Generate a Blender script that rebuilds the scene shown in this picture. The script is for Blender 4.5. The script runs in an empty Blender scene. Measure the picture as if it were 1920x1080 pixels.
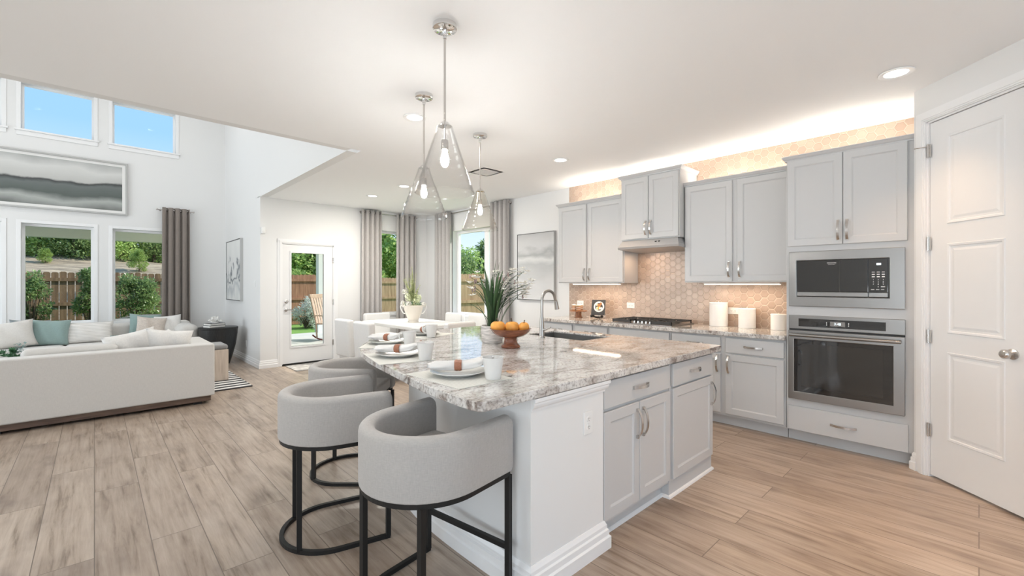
import bpy, bmesh, math, random
from math import sin, cos, pi, radians as R
from mathutils import Vector, Matrix, noise as mnoise
from mathutils.geometry import tessellate_polygon
random.seed(7)
SC = bpy.context.scene
COL = SC.collection
# ---------------------------------------------------------------- camera
cd = bpy.data.cameras.new('camera'); cam = bpy.data.objects.new('camera', cd); COL.objects.link(cam)
cd.sensor_width = 36.0; cd.lens = 828.0 / 1920 * 36.0; cd.shift_y = -7.0 / 1920
cd.clip_start = 0.05; cd.clip_end = 300
cam.location = (0, 0, 1.37); cam.rotation_euler = (R(90), 0, -R(43.4))
SC.camera = cam
# ---------------------------------------------------------------- sky, sun, exposure
W = bpy.data.worlds.new('World'); SC.world = W; W.use_nodes = True
wn = W.node_tree; wn.nodes.clear()
wo = wn.nodes.new('ShaderNodeOutputWorld'); wb = wn.nodes.new('ShaderNodeBackground')
wt = wn.nodes.new('ShaderNodeTexCoord'); ws = wn.nodes.new('ShaderNodeSeparateXYZ'); wr = wn.nodes.new('ShaderNodeValToRGB')
wn.links.new(wt.outputs['Generated'], ws.inputs[0]); wn.links.new(ws.outputs['Z'], wr.inputs[0])
wr.color_ramp.elements[0].position = 0.0; wr.color_ramp.elements[0].color = (0.86, 0.94, 1.0, 1)
wr.color_ramp.elements[1].position = 0.26; wr.color_ramp.elements[1].color = (0.34, 0.60, 0.95, 1)
wn.links.new(wr.outputs[0], wb.inputs[0]); wn.links.new(wb.outputs[0], wo.inputs[0])
wb.inputs[1].default_value = 1.15
sd = bpy.data.lights.new('sun', 'SUN'); sd.energy = 5.5; sd.angle = R(0.6); sd.color = (1.0, 0.95, 0.86)
sun = bpy.data.objects.new('sun', sd); COL.objects.link(sun)
sun.rotation_euler = Vector((0.80, -0.28, 0.62)).to_track_quat('Z', 'Y').to_euler()
SC.view_settings.view_transform = 'Standard'; SC.view_settings.look = 'None'
SC.view_settings.exposure = 0.10; SC.view_settings.gamma = 1.0; SC.view_settings.use_curve_mapping = False
CAN_W = 7.0        # each recessed can in the kitchen, watts
LIV_W = 10.0        # added unseen lamps under the tall living room ceiling
# unseen area lamps and wall openings added off camera to brighten the room
def fill_light(name, loc, rot, sx, sy, watts):
    d = bpy.data.lights.new(name, 'AREA'); d.shape = 'RECTANGLE'; d.size = sx; d.size_y = sy; d.energy = watts; d.color = (0.87, 0.945, 1.0)
    o = bpy.data.objects.new(name, d); COL.objects.link(o); o.location = loc; o.rotation_euler = rot
fill_light('fill_back', (-0.7, -3.20, 1.0), (R(-152), 0, R(180)), 5.8, 1.2, 55)
fill_light('fill_left', (-5.0, -1.2, 1.0), (0, R(-148), 0), 1.2, 4.4, 150)
fill_light('fill_living', (-5.02, 7.6, 1.6), (0, R(-95), 0), 1.8, 3.8, 140)
ZC = 2.79           # kitchen ceiling
ZH = 5.6            # living room ceiling

# ---------------------------------------------------------------- materials
def _nt(name):
    m = bpy.data.materials.new(name); m.use_nodes = True
    nt = m.node_tree; nt.nodes.clear()
    o = nt.nodes.new('ShaderNodeOutputMaterial'); b = nt.nodes.new('ShaderNodeBsdfPrincipled')
    nt.links.new(b.outputs[0], o.inputs[0]); return m, nt, b
def N(nt, t, **k):
    n = nt.nodes.new('ShaderNode' + t)
    for a, v in k.items():
        if a.startswith('i_'): n.inputs[a[2:].replace('_', ' ')].default_value = v
        else: setattr(n, a, v)
    return n
def ramp(nt, fac, stops):
    r = nt.nodes.new('ShaderNodeValToRGB'); e = r.color_ramp.elements
    while len(e) < len(stops): e.new(0.5)
    for i, (p, c) in enumerate(stops):
        e[i].position = p; e[i].color = (*c, 1)
    nt.links.new(fac, r.inputs[0]); return r.outputs[0]
def coords(nt, scale=(1, 1, 1), kind='Object'):
    t = N(nt, 'TexCoord'); m = N(nt, 'Mapping'); m.inputs['Scale'].default_value = scale
    nt.links.new(t.outputs[kind], m.inputs[0]); return m.outputs[0]
def bump(nt, b, h, strength=0.2, dist=0.002):
    n = N(nt, 'Bump'); n.inputs['Strength'].default_value = strength; n.inputs['Distance'].default_value = dist
    nt.links.new(h, n.inputs['Height']); nt.links.new(n.outputs[0], b.inputs['Normal'])
def plain(name, c, rough=0.5, metal=0.0, vary=0.0, scale=8, spec=None, bmp=0.0, bscale=60, bdist=0.001, stretch=(1, 1, 1), coat=0, emit=None, es=1):
    m, nt, b = _nt(name)
    b.inputs['Base Color'].default_value = (*c, 1); b.inputs['Roughness'].default_value = rough; b.inputs['Metallic'].default_value = metal
    if spec is not None: b.inputs['Specular IOR Level'].default_value = spec
    if coat: b.inputs['Coat Weight'].default_value = coat
    if emit: b.inputs['Emission Color'].default_value = (*emit, 1); b.inputs['Emission Strength'].default_value = es
    if vary:
        n = N(nt, 'TexNoise'); n.inputs['Scale'].default_value = scale; n.inputs['Detail'].default_value = 4
        nt.links.new(coords(nt, stretch), n.inputs['Vector'])
        lo = tuple(max(0, v * (1 - vary)) for v in c); hi = tuple(min(1, v * (1 + vary)) for v in c)
        nt.links.new(ramp(nt, n.outputs['Fac'], [(0.3, lo), (0.7, hi)]), b.inputs['Base Color'])
    if bmp:
        n = N(nt, 'TexNoise'); n.inputs['Scale'].default_value = bscale; n.inputs['Detail'].default_value = 3
        nt.links.new(coords(nt, stretch), n.inputs['Vector']); bump(nt, b, n.outputs['Fac'], bmp, bdist)
    return m
def glassy(name, tint=(1, 1, 1), ior=1.45, refl=1.0, wobble=0.0, edge=1.0):
    m = bpy.data.materials.new(name); m.use_nodes = True; nt = m.node_tree; nt.nodes.clear()
    o = N(nt, 'OutputMaterial'); mx = N(nt, 'MixShader'); t = N(nt, 'BsdfTransparent'); g = N(nt, 'BsdfGlossy'); f = N(nt, 'LayerWeight')
    t.inputs[0].default_value = (*tint, 1); g.inputs['Roughness'].default_value = 0.02; f.inputs[0].default_value = 0.5
    pw_ = N(nt, 'Math', operation='POWER'); pw_.inputs[1].default_value = ior; nt.links.new(f.outputs['Facing'], pw_.inputs[0])
    mm = N(nt, 'Math', operation='MULTIPLY_ADD'); mm.inputs[1].default_value = refl; mm.inputs[2].default_value = refl * 0.06
    nt.links.new(ramp(nt, f.outputs['Facing'], [(0.55, tint), (0.97, tuple(edge * q for q in tint))]), t.inputs[0]); nt.links.new(pw_.outputs[0], mm.inputs[0]); nt.links.new(mm.outputs[0], mx.inputs[0])
    nt.links.new(t.outputs[0], mx.inputs[1]); nt.links.new(g.outputs[0], mx.inputs[2]); nt.links.new(mx.outputs[0], o.inputs[0])
    if wobble:
        n = N(nt, 'TexNoise'); n.inputs['Scale'].default_value = 14; nt.links.new(coords(nt, (1, 1, 3)), n.inputs['Vector'])
        bn = N(nt, 'Bump'); bn.inputs['Strength'].default_value = wobble; bn.inputs['Distance'].default_value = 0.02
        nt.links.new(n.outputs['Fac'], bn.inputs['Height'])
        for s in (g, f): nt.links.new(bn.outputs[0], s.inputs['Normal'])
    return m
def fabric(name, c, scale=420, strength=0.35, vary=0.08):
    m, nt, b = _nt(name); b.inputs['Roughness'].default_value = 0.92
    b.inputs['Specular IOR Level'].default_value = 0.15; b.inputs['Sheen Weight'].default_value = 0.25
    v = coords(nt)
    w1 = N(nt, 'TexNoise'); w1.inputs['Scale'].default_value = scale; m1 = N(nt, 'Mapping'); m1.inputs['Scale'].default_value = (0.12, 0.12, 1)
    w2 = N(nt, 'TexNoise'); w2.inputs['Scale'].default_value = scale; m2 = N(nt, 'Mapping'); m2.inputs['Scale'].default_value = (1, 1, 0.1)
    for w, mp in ((w1, m1), (w2, m2)): nt.links.new(v, mp.inputs[0]); nt.links.new(mp.outputs[0], w.inputs['Vector'])
    a = N(nt, 'Math', operation='ADD'); nt.links.new(w1.outputs['Fac'], a.inputs[0]); nt.links.new(w2.outputs['Fac'], a.inputs[1])
    h = N(nt, 'Math', operation='MULTIPLY'); h.inputs[1].default_value = 0.5; nt.links.new(a.outputs[0], h.inputs[0])
    nt.links.new(ramp(nt, h.outputs[0], [(0.35, tuple(x * (1 - vary) for x in c)), (0.65, tuple(min(1, x * (1 + vary)) for x in c))]), b.inputs['Base Color'])
    bump(nt, b, h.outputs[0], strength, 0.001)
    return m
def wood(name, dark, light, rough=0.4, stretch=(14, 1.2, 14), scale=3):
    m, nt, b = _nt(name); b.inputs['Roughness'].default_value = rough
    n = N(nt, 'TexNoise'); n.inputs['Scale'].default_value = scale; n.inputs['Detail'].default_value = 8; n.inputs['Distortion'].default_value = 0.6
    nt.links.new(coords(nt, stretch), n.inputs['Vector'])
    nt.links.new(ramp(nt, n.outputs['Fac'], [(0.3, dark), (0.7, light)]), b.inputs['Base Color']); return m
def stripes(name, cols, freq, axis=0, rough=0.8, warp=0.0, sharp=True):
    m, nt, b = _nt(name); b.inputs['Roughness'].default_value = rough
    w = N(nt, 'TexWave', bands_direction='XYZ'[axis]); w.inputs['Scale'].default_value = freq; w.inputs['Distortion'].default_value = warp
    w.inputs['Detail'].default_value = 1; w.inputs['Detail Scale'].default_value = 1.5
    nt.links.new(coords(nt), w.inputs['Vector'])
    nt.links.new(ramp(nt, w.outputs['Fac'], [(0.42, cols[0]), (0.58, cols[1])] if sharp else [(0.1, cols[0]), (0.9, cols[1])]), b.inputs['Base Color']); return m
def leafmat(name, c, c2, rough=0.45):
    m, nt, b = _nt(name); b.inputs['Roughness'].default_value = rough
    g = N(nt, 'NewGeometry'); nt.links.new(ramp(nt, g.outputs['Random Per Island'], [(0.0, c), (1.0, c2)]), b.inputs['Base Color'])
    t = N(nt, 'BsdfTranslucent'); t.inputs[0].default_value = (*[min(1, x * 1.5) for x in c2], 1); mx = N(nt, 'MixShader'); mx.inputs[0].default_value = 0.35
    o = [n for n in nt.nodes if n.type == 'OUTPUT_MATERIAL'][0]
    nt.links.new(b.outputs[0], mx.inputs[1]); nt.links.new(t.outputs[0], mx.inputs[2]); nt.links.new(mx.outputs[0], o.inputs[0]); return m
def emis(name, c, s):
    m = bpy.data.materials.new(name); m.use_nodes = True; nt = m.node_tree; nt.nodes.clear()
    o = N(nt, 'OutputMaterial'); e = N(nt, 'Emission'); e.inputs[0].default_value = (*c, 1); e.inputs[1].default_value = s
    nt.links.new(e.outputs[0], o.inputs[0]); return m

def floor_mat():
    m, nt, b = _nt('plank floor'); v = coords(nt)
    sx = N(nt, 'SeparateXYZ'); nt.links.new(v, sx.inputs[0]); cb = N(nt, 'CombineXYZ')
    nt.links.new(sx.outputs['Y'], cb.inputs['X']); nt.links.new(sx.outputs['X'], cb.inputs['Y'])
    br = N(nt, 'TexBrick', offset=0.37, offset_frequency=2)
    for k, val in (('Scale', 1.0), ('Mortar Size', 0.0022), ('Mortar Smooth', 0.1), ('Bias', 0.0), ('Brick Width', 1.52), ('Row Height', 0.222)): br.inputs[k].default_value = val
    br.inputs['Color1'].default_value = (0, 0, 0, 1); br.inputs['Color2'].default_value = (1, 1, 1, 1); br.inputs['Mortar'].default_value = (0.5, 0.5, 0.5, 1)
    nt.links.new(cb.outputs[0], br.inputs['Vector'])
    sep = N(nt, 'SeparateColor'); nt.links.new(br.outputs['Color'], sep.inputs[0])
    # grain, shifted per plank
    off = N(nt, 'VectorMath', operation='MULTIPLY_ADD'); off.inputs[1].default_value = (1, 1, 1)
    sc = N(nt, 'CombineXYZ'); ml = N(nt, 'Math', operation='MULTIPLY'); ml.inputs[1].default_value = 37.0
    nt.links.new(sep.outputs[0], ml.inputs[0]); nt.links.new(ml.outputs[0], sc.inputs['X']); nt.links.new(ml.outputs[0], sc.inputs['Z'])
    nt.links.new(v, off.inputs[0]); nt.links.new(sc.outputs[0], off.inputs[2])
    mp = N(nt, 'Mapping'); mp.inputs['Scale'].default_value = (17, 1.1, 1); nt.links.new(off.outputs[0], mp.inputs[0])
    g1 = N(nt, 'TexNoise'); g1.inputs['Scale'].default_value = 1.6; g1.inputs['Detail'].default_value = 7; g1.inputs['Distortion'].default_value = 0.35; g1.inputs['Roughness'].default_value = 0.66
    nt.links.new(mp.outputs[0], g1.inputs['Vector'])
    mp2 = N(nt, 'Mapping'); mp2.inputs['Scale'].default_value = (4.0, 2.0, 1); nt.links.new(off.outputs[0], mp2.inputs[0])
    g2 = N(nt, 'TexNoise'); g2.inputs['Scale'].default_value = 1.4; g2.inputs['Detail'].default_value = 3; nt.links.new(mp2.outputs[0], g2.inputs['Vector'])
    base = ramp(nt, g1.outputs['Fac'], [(0.30, (0.215, 0.158, 0.112)), (0.44, (0.40, 0.318, 0.248)), (0.6, (0.49, 0.405, 0.33)), (0.8, (0.57, 0.495, 0.42))])
    blot = ramp(nt, g2.outputs['Fac'], [(0.26, (0.62, 0.59, 0.58)), (0.40, (0.86, 0.845, 0.84)), (0.56, (1, 1, 1))])
    pl = ramp(nt, sep.outputs[0], [(0.0, (0.86, 0.84, 0.83)), (1.0, (1.06, 1.06, 1.06))])
    x1 = N(nt, 'MixRGB', blend_type='MULTIPLY'); x1.inputs[0].default_value = 1; nt.links.new(base, x1.inputs[1]); nt.links.new(blot, x1.inputs[2])
    x2 = N(nt, 'MixRGB', blend_type='MULTIPLY'); x2.inputs[0].default_value = 1; nt.links.new(x1.outputs[0], x2.inputs[1]); nt.links.new(pl, x2.inputs[2])
    x3 = N(nt, 'MixRGB'); x3.inputs[2].default_value = (0.17, 0.13, 0.10, 1); nt.links.new(br.outputs['Fac'], x3.inputs[0]); nt.links.new(x2.outputs[0], x3.inputs[1])
    nt.links.new(x3.outputs[0], b.inputs['Base Color']); b.inputs['Roughness'].default_value = 0.33
    bump(nt, b, g1.outputs['Fac'], 0.08, 0.002)
    return m
def granite_mat():
    m, nt, b = _nt('granite'); b.inputs['Roughness'].default_value = 0.045; b.inputs['Coat Weight'].default_value = 0.3; b.inputs['Coat Roughness'].default_value = 0.02
    v = coords(nt)
    ds = N(nt, 'TexNoise'); ds.inputs['Scale'].default_value = 3.0; ds.inputs['Detail'].default_value = 3; nt.links.new(v, ds.inputs['Vector'])
    ad = N(nt, 'VectorMath', operation='MULTIPLY_ADD'); ad.inputs[1].default_value = (0.28, 0.28, 0.28); nt.links.new(ds.outputs['Color'], ad.inputs[0]); nt.links.new(v, ad.inputs[2])
    mp = N(nt, 'Mapping'); mp.inputs['Scale'].default_value = (1.0, 2.6, 2.0); mp.inputs['Rotation'].default_value = (0, 0, R(35)); nt.links.new(ad.outputs[0], mp.inputs[0])
    n1 = N(nt, 'TexNoise'); n1.inputs['Scale'].default_value = 5.5; n1.inputs['Detail'].default_value = 10; n1.inputs['Roughness'].default_value = 0.66; nt.links.new(mp.outputs[0], n1.inputs['Vector'])
    n2 = N(nt, 'TexNoise'); n2.inputs['Scale'].default_value = 70; n2.inputs['Detail'].default_value = 4; nt.links.new(v, n2.inputs['Vector'])
    c1 = ramp(nt, n1.outputs['Fac'], [(0.29, (0.10, 0.080, 0.072)), (0.37, (0.30, 0.255, 0.23)), (0.44, (0.52, 0.485, 0.455)), (0.52, (0.68, 0.66, 0.635)), (0.72, (0.79, 0.78, 0.765))])
    c2 = ramp(nt, n2.outputs['Fac'], [(0.34, (0.16, 0.14, 0.13)), (0.42, (0.6, 0.57, 0.55)), (0.50, (1, 1, 1)), (0.7, (1.04, 1.03, 1.02))])
    x = N(nt, 'MixRGB', blend_type='MULTIPLY'); x.inputs[0].default_value = 0.6; nt.links.new(c1, x.inputs[1]); nt.links.new(c2, x.inputs[2])
    nt.links.new(x.outputs[0], b.inputs['Base Color']); return m
def hex_mat(size=0.077):
    m, nt, b = _nt('hexagon tile'); v = coords(nt)
    sx = N(nt, 'SeparateXYZ'); nt.links.new(v, sx.inputs[0]); cb = N(nt, 'CombineXYZ')
    nt.links.new(sx.outputs['Y'], cb.inputs['X']); nt.links.new(sx.outputs['Z'], cb.inputs['Y'])
    p = N(nt, 'VectorMath', operation='MULTIPLY'); p.inputs[1].default_value = (1 / size, 1 / size, 0); nt.links.new(cb.outputs[0], p.inputs[0])
    r = (math.sqrt(3), 1.0, 1.0); h = (r[0] / 2, 0.5, 0.5)
    def cell(shift):
        s = N(nt, 'VectorMath', operation='ADD'); s.inputs[1].default_value = shift; nt.links.new(p.outputs[0], s.inputs[0])
        q = N(nt, 'VectorMath', operation='MODULO'); q.inputs[1].default_value = r; nt.links.new(s.outputs[0], q.inputs[0])
        t = N(nt, 'VectorMath', operation='SUBTRACT'); t.inputs[1].default_value = (h[0], h[1], 0); nt.links.new(q.outputs[0], t.inputs[0])
        l = N(nt, 'VectorMath', operation='LENGTH'); nt.links.new(t.outputs[0], l.inputs[0]); return t.outputs[0], l.outputs['Value']
    a, la = cell((0, 0, 0)); c, lc = cell((h[0], h[1], 0))
    lt = N(nt, 'Math', operation='LESS_THAN'); nt.links.new(la, lt.inputs[0]); nt.links.new(lc, lt.inputs[1])
    mv = N(nt, 'Mix', data_type='VECTOR'); nt.links.new(lt.outputs[0], mv.inputs['Factor']); nt.links.new(c, mv.inputs[4]); nt.links.new(a, mv.inputs[5])
    gv = mv.outputs[1]
    ab = N(nt, 'VectorMath', operation='ABSOLUTE'); nt.links.new(gv, ab.inputs[0])
    dt = N(nt, 'VectorMath', operation='DOT_PRODUCT'); dt.inputs[1].default_value = (math.sqrt(3) / 2, 0.5, 0); nt.links.new(ab.outputs[0], dt.inputs[0])
    sy = N(nt, 'SeparateXYZ'); nt.links.new(ab.outputs[0], sy.inputs[0])
    mx = N(nt, 'Math', operation='MAXIMUM'); nt.links.new(dt.outputs['Value'], mx.inputs[0]); nt.links.new(sy.outputs['Y'], mx.inputs[1])
    idv = N(nt, 'VectorMath', operation='SUBTRACT'); nt.links.new(p.outputs[0], idv.inputs[0]); nt.links.new(gv, idv.inputs[1])
    sn = N(nt, 'VectorMath', operation='SNAP'); sn.inputs[1].default_value = (0.05, 0.05, 0.05)
    ofs = N(nt, 'VectorMath', operation='ADD'); ofs.inputs[1].default_value = (0.013, 0.013, 0); nt.links.new(idv.outputs[0], ofs.inputs[0]); nt.links.new(ofs.outputs[0], sn.inputs[0])
    wnz = N(nt, 'TexWhiteNoise', noise_dimensions='3D'); nt.links.new(sn.outputs[0], wnz.inputs['Vector'])
    tile = ramp(nt, wnz.outputs['Value'], [(0.0, (0.41, 0.305, 0.235)), (0.5, (0.46, 0.345, 0.27)), (1.0, (0.51, 0.395, 0.315))])
    g = ramp(nt, mx.outputs[0], [(0.466, (0, 0, 0)), (0.482, (1, 1, 1))])
    mc = N(nt, 'MixRGB'); mc.inputs[2].default_value = (0.60, 0.50, 0.42, 1); nt.links.new(g, mc.inputs[0]); nt.links.new(tile, mc.inputs[1])
    nt.links.new(mc.outputs[0], b.inputs['Base Color']); b.inputs['Roughness'].default_value = 0.3; b.inputs['Metallic'].default_value = 0.15
    hh = ramp(nt, mx.outputs[0], [(0.40, (1, 1, 1)), (0.47, (0, 0, 0))]); bump(nt, b, hh, 0.6, 0.004)
    return m
def canvas_mat(name, stops, zs, seed=0.0, scale=1.6, horiz=3.0, lo=0.0, hi=1.0):
    """soft brushed horizontal bands, driven by object height (local z from lo to hi) bent by noise"""
    m, nt, b = _nt(name); b.inputs['Roughness'].default_value = 0.6
    t = N(nt, 'TexCoord'); s = N(nt, 'SeparateXYZ'); nt.links.new(t.outputs['Object'], s.inputs[0])
    mr = N(nt, 'MapRange'); mr.inputs[1].default_value = lo; mr.inputs[2].default_value = hi; nt.links.new(s.outputs['Z'], mr.inputs[0])
    mp = N(nt, 'Mapping'); mp.inputs['Scale'].default_value = (1, 1, horiz); mp.inputs['Location'].default_value = (seed, seed, seed); nt.links.new(t.outputs['Object'], mp.inputs[0])
    n = N(nt, 'TexNoise'); n.inputs['Scale'].default_value = scale; n.inputs['Detail'].default_value = 5; nt.links.new(mp.outputs[0], n.inputs['Vector'])
    ma = N(nt, 'Math', operation='MULTIPLY_ADD'); ma.inputs[1].default_value = zs; nt.links.new(n.outputs['Fac'], ma.inputs[0]); nt.links.new(mr.outputs[0], ma.inputs[2])
    sb = N(nt, 'Math', operation='SUBTRACT'); sb.inputs[1].default_value = zs / 2; nt.links.new(ma.outputs[0], sb.inputs[0])
    nt.links.new(ramp(nt, sb.outputs[0], stops), b.inputs['Base Color']); return m

M = {}
M['wall'] = plain('wall paint', (0.80, 0.798, 0.79), 0.7, bmp=0.05, bscale=180)
M['ceil'] = plain('ceiling paint', (0.92, 0.922, 0.922), 0.8, bmp=0.05, bscale=120)
M['trim'] = plain('trim paint', (0.86, 0.86, 0.86), 0.35)
M['door'] = plain('door paint', (0.82, 0.82, 0.82), 0.35)
M['floor'] = floor_mat(); M['granite'] = granite_mat(); M['tile'] = hex_mat()
M['cab'] = plain('cabinet paint', (0.575, 0.578, 0.58), 0.38)
M['gap'] = plain('dark gap', (0.05, 0.05, 0.05), 0.8)
M['nickel'] = plain('brushed nickel', (0.62, 0.60, 0.58), 0.22, 1.0)
M['chrome'] = plain('polished chrome', (0.80, 0.80, 0.80), 0.06, 1.0)
M['steel'] = plain('stainless steel', (0.33, 0.323, 0.315), 0.30, 1.0, bmp=0.05, bscale=40, stretch=(1, 1, 30))
M['faucet'] = plain('faucet nickel', (0.42, 0.40, 0.375), 0.28, 1.0)
M['blackglass'] = plain('black glass', (0.012, 0.012, 0.012), 0.04, 0, spec=0.9, coat=0.5)
M['black'] = plain('black metal', (0.012, 0.0115, 0.011), 0.5, 0.0, spec=0.35)
M['iron'] = plain('cast iron', (0.045, 0.043, 0.042), 0.6)
M['linen'] = fabric('greige linen', (0.43, 0.41, 0.39))
M['hood'] = plain('hood steel', (0.50, 0.50, 0.505), 0.38, 0.45)
M['sofa'] = fabric('cream boucle', (0.65, 0.63, 0.60), 300, 0.3, 0.05)
M['cream'] = fabric('cream pillow cloth', (0.80, 0.78, 0.75), 260)
M['oat'] = fabric('oatmeal pillow cloth', (0.68, 0.655, 0.62), 260)
M['teal'] = fabric('sage teal cloth', (0.27, 0.37, 0.355), 260)
M['taupe'] = fabric('taupe ombre cloth', (0.60, 0.53, 0.47), 260, 0.3, 0.2)
M['slate'] = fabric('slate cloth', (0.22, 0.25, 0.26), 260)
M['greycush'] = fabric('grey cushion cloth', (0.27, 0.265, 0.26), 260)
M['pleat'] = stripes('pleated cream cloth', ((0.60, 0.58, 0.55), (0.82, 0.80, 0.77)), 14, 2, 0.9, 0.4, False)
M['drape'] = fabric('taupe drapery', (0.25, 0.215, 0.19), 200, 0.2)
M['drapegrey'] = fabric('grey drapery', (0.47, 0.445, 0.43), 200, 0.2)
M['white'] = plain('white ceramic', (0.74, 0.73, 0.71), 0.25, coat=0.4)
M['matte'] = plain('matte white ceramic', (0.82, 0.81, 0.79), 0.5)
M['plastic'] = plain('white plastic', (0.85, 0.85, 0.84), 0.35)
M['napkin'] = fabric('white napkin linen', (0.74, 0.73, 0.71), 300, 0.3, 0.03)
M['ring'] = wood('woven brown ring', (0.22, 0.08, 0.045), (0.42, 0.18, 0.10), 0.5, (30, 30, 90), 4)
M['mat'] = stripes('striped placemat', ((0.55, 0.55, 0.50), (0.76, 0.75, 0.71)), 22, 1, 0.8, 0.0, False)
M['bowl'] = wood('red brown turned wood', (0.13, 0.036, 0.018), (0.30, 0.105, 0.048), 0.14, (6, 6, 30), 3)
M['stand'] = wood('acacia wood', (0.17, 0.065, 0.03), (0.38, 0.17, 0.08), 0.4, (20, 20, 4), 3)
M['gourd'] = plain('orange squash', (0.80, 0.36, 0.07), 0.5, vary=0.25, scale=12)
M['stem'] = plain('dry stem', (0.10, 0.075, 0.05), 0.7)
M['walnut'] = wood('dark walnut plinth', (0.06, 0.035, 0.025), (0.16, 0.10, 0.07), 0.45, (1, 12, 12), 3)
M['oak'] = wood('pale oak', (0.50, 0.41, 0.33), (0.68, 0.58, 0.49), 0.5, (12, 12, 1.2), 2.5)
M['ebony'] = wood('black stained wood', (0.010, 0.010, 0.010), (0.030, 0.030, 0.030), 0.35, (30, 30, 3), 3)
M['dining'] = fabric('white dining upholstery', (0.80, 0.79, 0.77), 240, 0.2, 0.03)
M['dtable'] = plain('white lacquer', (0.83, 0.82, 0.80), 0.3)
M['silver'] = plain('silver leaf frame', (0.50, 0.50, 0.49), 0.35, 0.8)
M['darkframe'] = plain('thin dark frame', (0.06, 0.06, 0.06), 0.4)
M['glass'] = glassy('window glass', (0.98, 0.99, 0.985), 4.0, 0.008)
M['shade'] = glassy('clear pendant glass', (0.985, 0.985, 0.983), 2.2, 0.55, 0.10, 0.80)
M['smoke'] = glassy('smoky pendant glass', (0.945, 0.935, 0.915), 2.2, 0.55, 0.14, 0.70)
M['aqua'] = glassy('aqua glass', (0.70, 0.90, 0.90), 3.0, 0.6)
M['aquasolid'] = plain('aqua glass block', (0.45, 0.66, 0.66), 0.12, coat=0.6)
M['bulb'] = emis('bulb glow', (1.0, 0.985, 0.96), 380.0)
M['lens'] = emis('downlight lens', (1.0, 0.98, 0.95), 7.0)
M['led'] = emis('warm led', (1.0, 0.86, 0.70), 5.0)
M['display'] = emis('display glow', (0.85, 0.95, 1.0), 1.6)
M['concrete'] = plain('patio concrete', (0.62, 0.60, 0.57), 0.8, vary=0.08, scale=3)
M['grass'] = plain('lawn', (0.20, 0.36, 0.07), 0.9, vary=0.4, scale=30, bmp=0.6, bscale=80, bdist=0.02)
M['dirt'] = plain('dry hillside', (0.33, 0.26, 0.19), 0.95, vary=0.45, scale=0.9, stretch=(1, 3, 1), bmp=0.5, bscale=3, bdist=0.2)
M['fence'] = wood('cedar fence', (0.13, 0.075, 0.040), (0.26, 0.165, 0.09), 0.8, (7, 7, 0.8), 2)
M['fencered'] = wood('fresh cedar fence', (0.34, 0.20, 0.11), (0.56, 0.36, 0.22), 0.8, (7, 7, 0.8), 2)
M['soffit'] = plain('cream soffit', (0.84, 0.80, 0.68), 0.6)
M['bark'] = plain('bark', (0.12, 0.085, 0.06), 0.9, vary=0.3)
M['leafd'] = leafmat('dark leaves', (0.02, 0.05, 0.018), (0.30, 0.40, 0.16), 0.3)
M['leafm'] = leafmat('tree leaves', (0.16, 0.27, 0.07), (0.52, 0.64, 0.24), 0.35)
M['leafl'] = leafmat('light leaves', (0.14, 0.24, 0.05), (0.36, 0.46, 0.14))
M['leafw'] = leafmat('silvery blossom leaves', (0.12, 0.17, 0.07), (0.95, 0.95, 0.85))
M['blade'] = leafmat('lily blades', (0.020, 0.050, 0.022), (0.06, 0.12, 0.05), 0.35)
M['succ'] = leafmat('succulent leaves', (0.03, 0.10, 0.04), (0.12, 0.26, 0.14), 0.4)
M['sage'] = leafmat('flower spikes', (0.22, 0.28, 0.12), (0.50, 0.52, 0.30))
M['petal'] = plain('white petals', (0.88, 0.86, 0.80), 0.6)
M['hydr'] = plain('pale green petals', (0.70, 0.74, 0.50), 0.6, vary=0.2, scale=40)
M['bud'] = plain('mauve buds', (0.34, 0.24, 0.22), 0.6)
M['cracklepot'] = plain('crackled grey white pot', (0.62, 0.59, 0.56), 0.6, vary=0.35, scale=45, bmp=0.4, bscale=90, stretch=(0.3, 0.3, 1.6))
M['coral'] = plain('white coral', (0.85, 0.84, 0.81), 0.7, bmp=0.5, bscale=90)
M['paper'] = plain('page block', (0.80, 0.78, 0.74), 0.8)
M['bookdark'] = plain('charcoal cover', (0.035, 0.035, 0.037), 0.5)
M['cake'] = plain('sponge cake', (0.36, 0.16, 0.06), 0.8, vary=0.25, scale=60)
M['frost'] = plain('white frosting', (0.86, 0.83, 0.78), 0.5)
M['wicker'] = plain('grey rope', (0.42, 0.39, 0.35), 0.8)
M['rug'] = stripes('striped rug', ((0.045, 0.045, 0.05), (0.80, 0.79, 0.76)), 2.0, 1, 0.95, 1.6)
M['fenceredder'] = wood('red cedar fence', (0.26, 0.115, 0.065), (0.46, 0.23, 0.13), 0.8, (7, 7, 0.8), 2)
M['doormat'] = plain('woven door mat', (0.36, 0.345, 0.33), 0.95, vary=0.35, scale=14)
M['rocker'] = wood('weathered rocker', (0.40, 0.27, 0.20), (0.60, 0.44, 0.34), 0.6)
M['redwood'] = plain('red rocker runner', (0.22, 0.035, 0.03), 0.5)
M['art_big'] = canvas_mat('misty abstract', [(0.0, (0.16, 0.17, 0.16)), (0.18, (0.42, 0.44, 0.42)), (0.30, (0.10, 0.12, 0.11)), (0.47, (0.15, 0.17, 0.165)), (0.53, (0.05, 0.055, 0.055)), (0.57, (0.52, 0.52, 0.50)), (0.8, (0.66, 0.66, 0.64)), (1.0, (0.36, 0.37, 0.36))], 0.35, 3.1, 1.5, 1.6, 2.66, 3.50)
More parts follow.
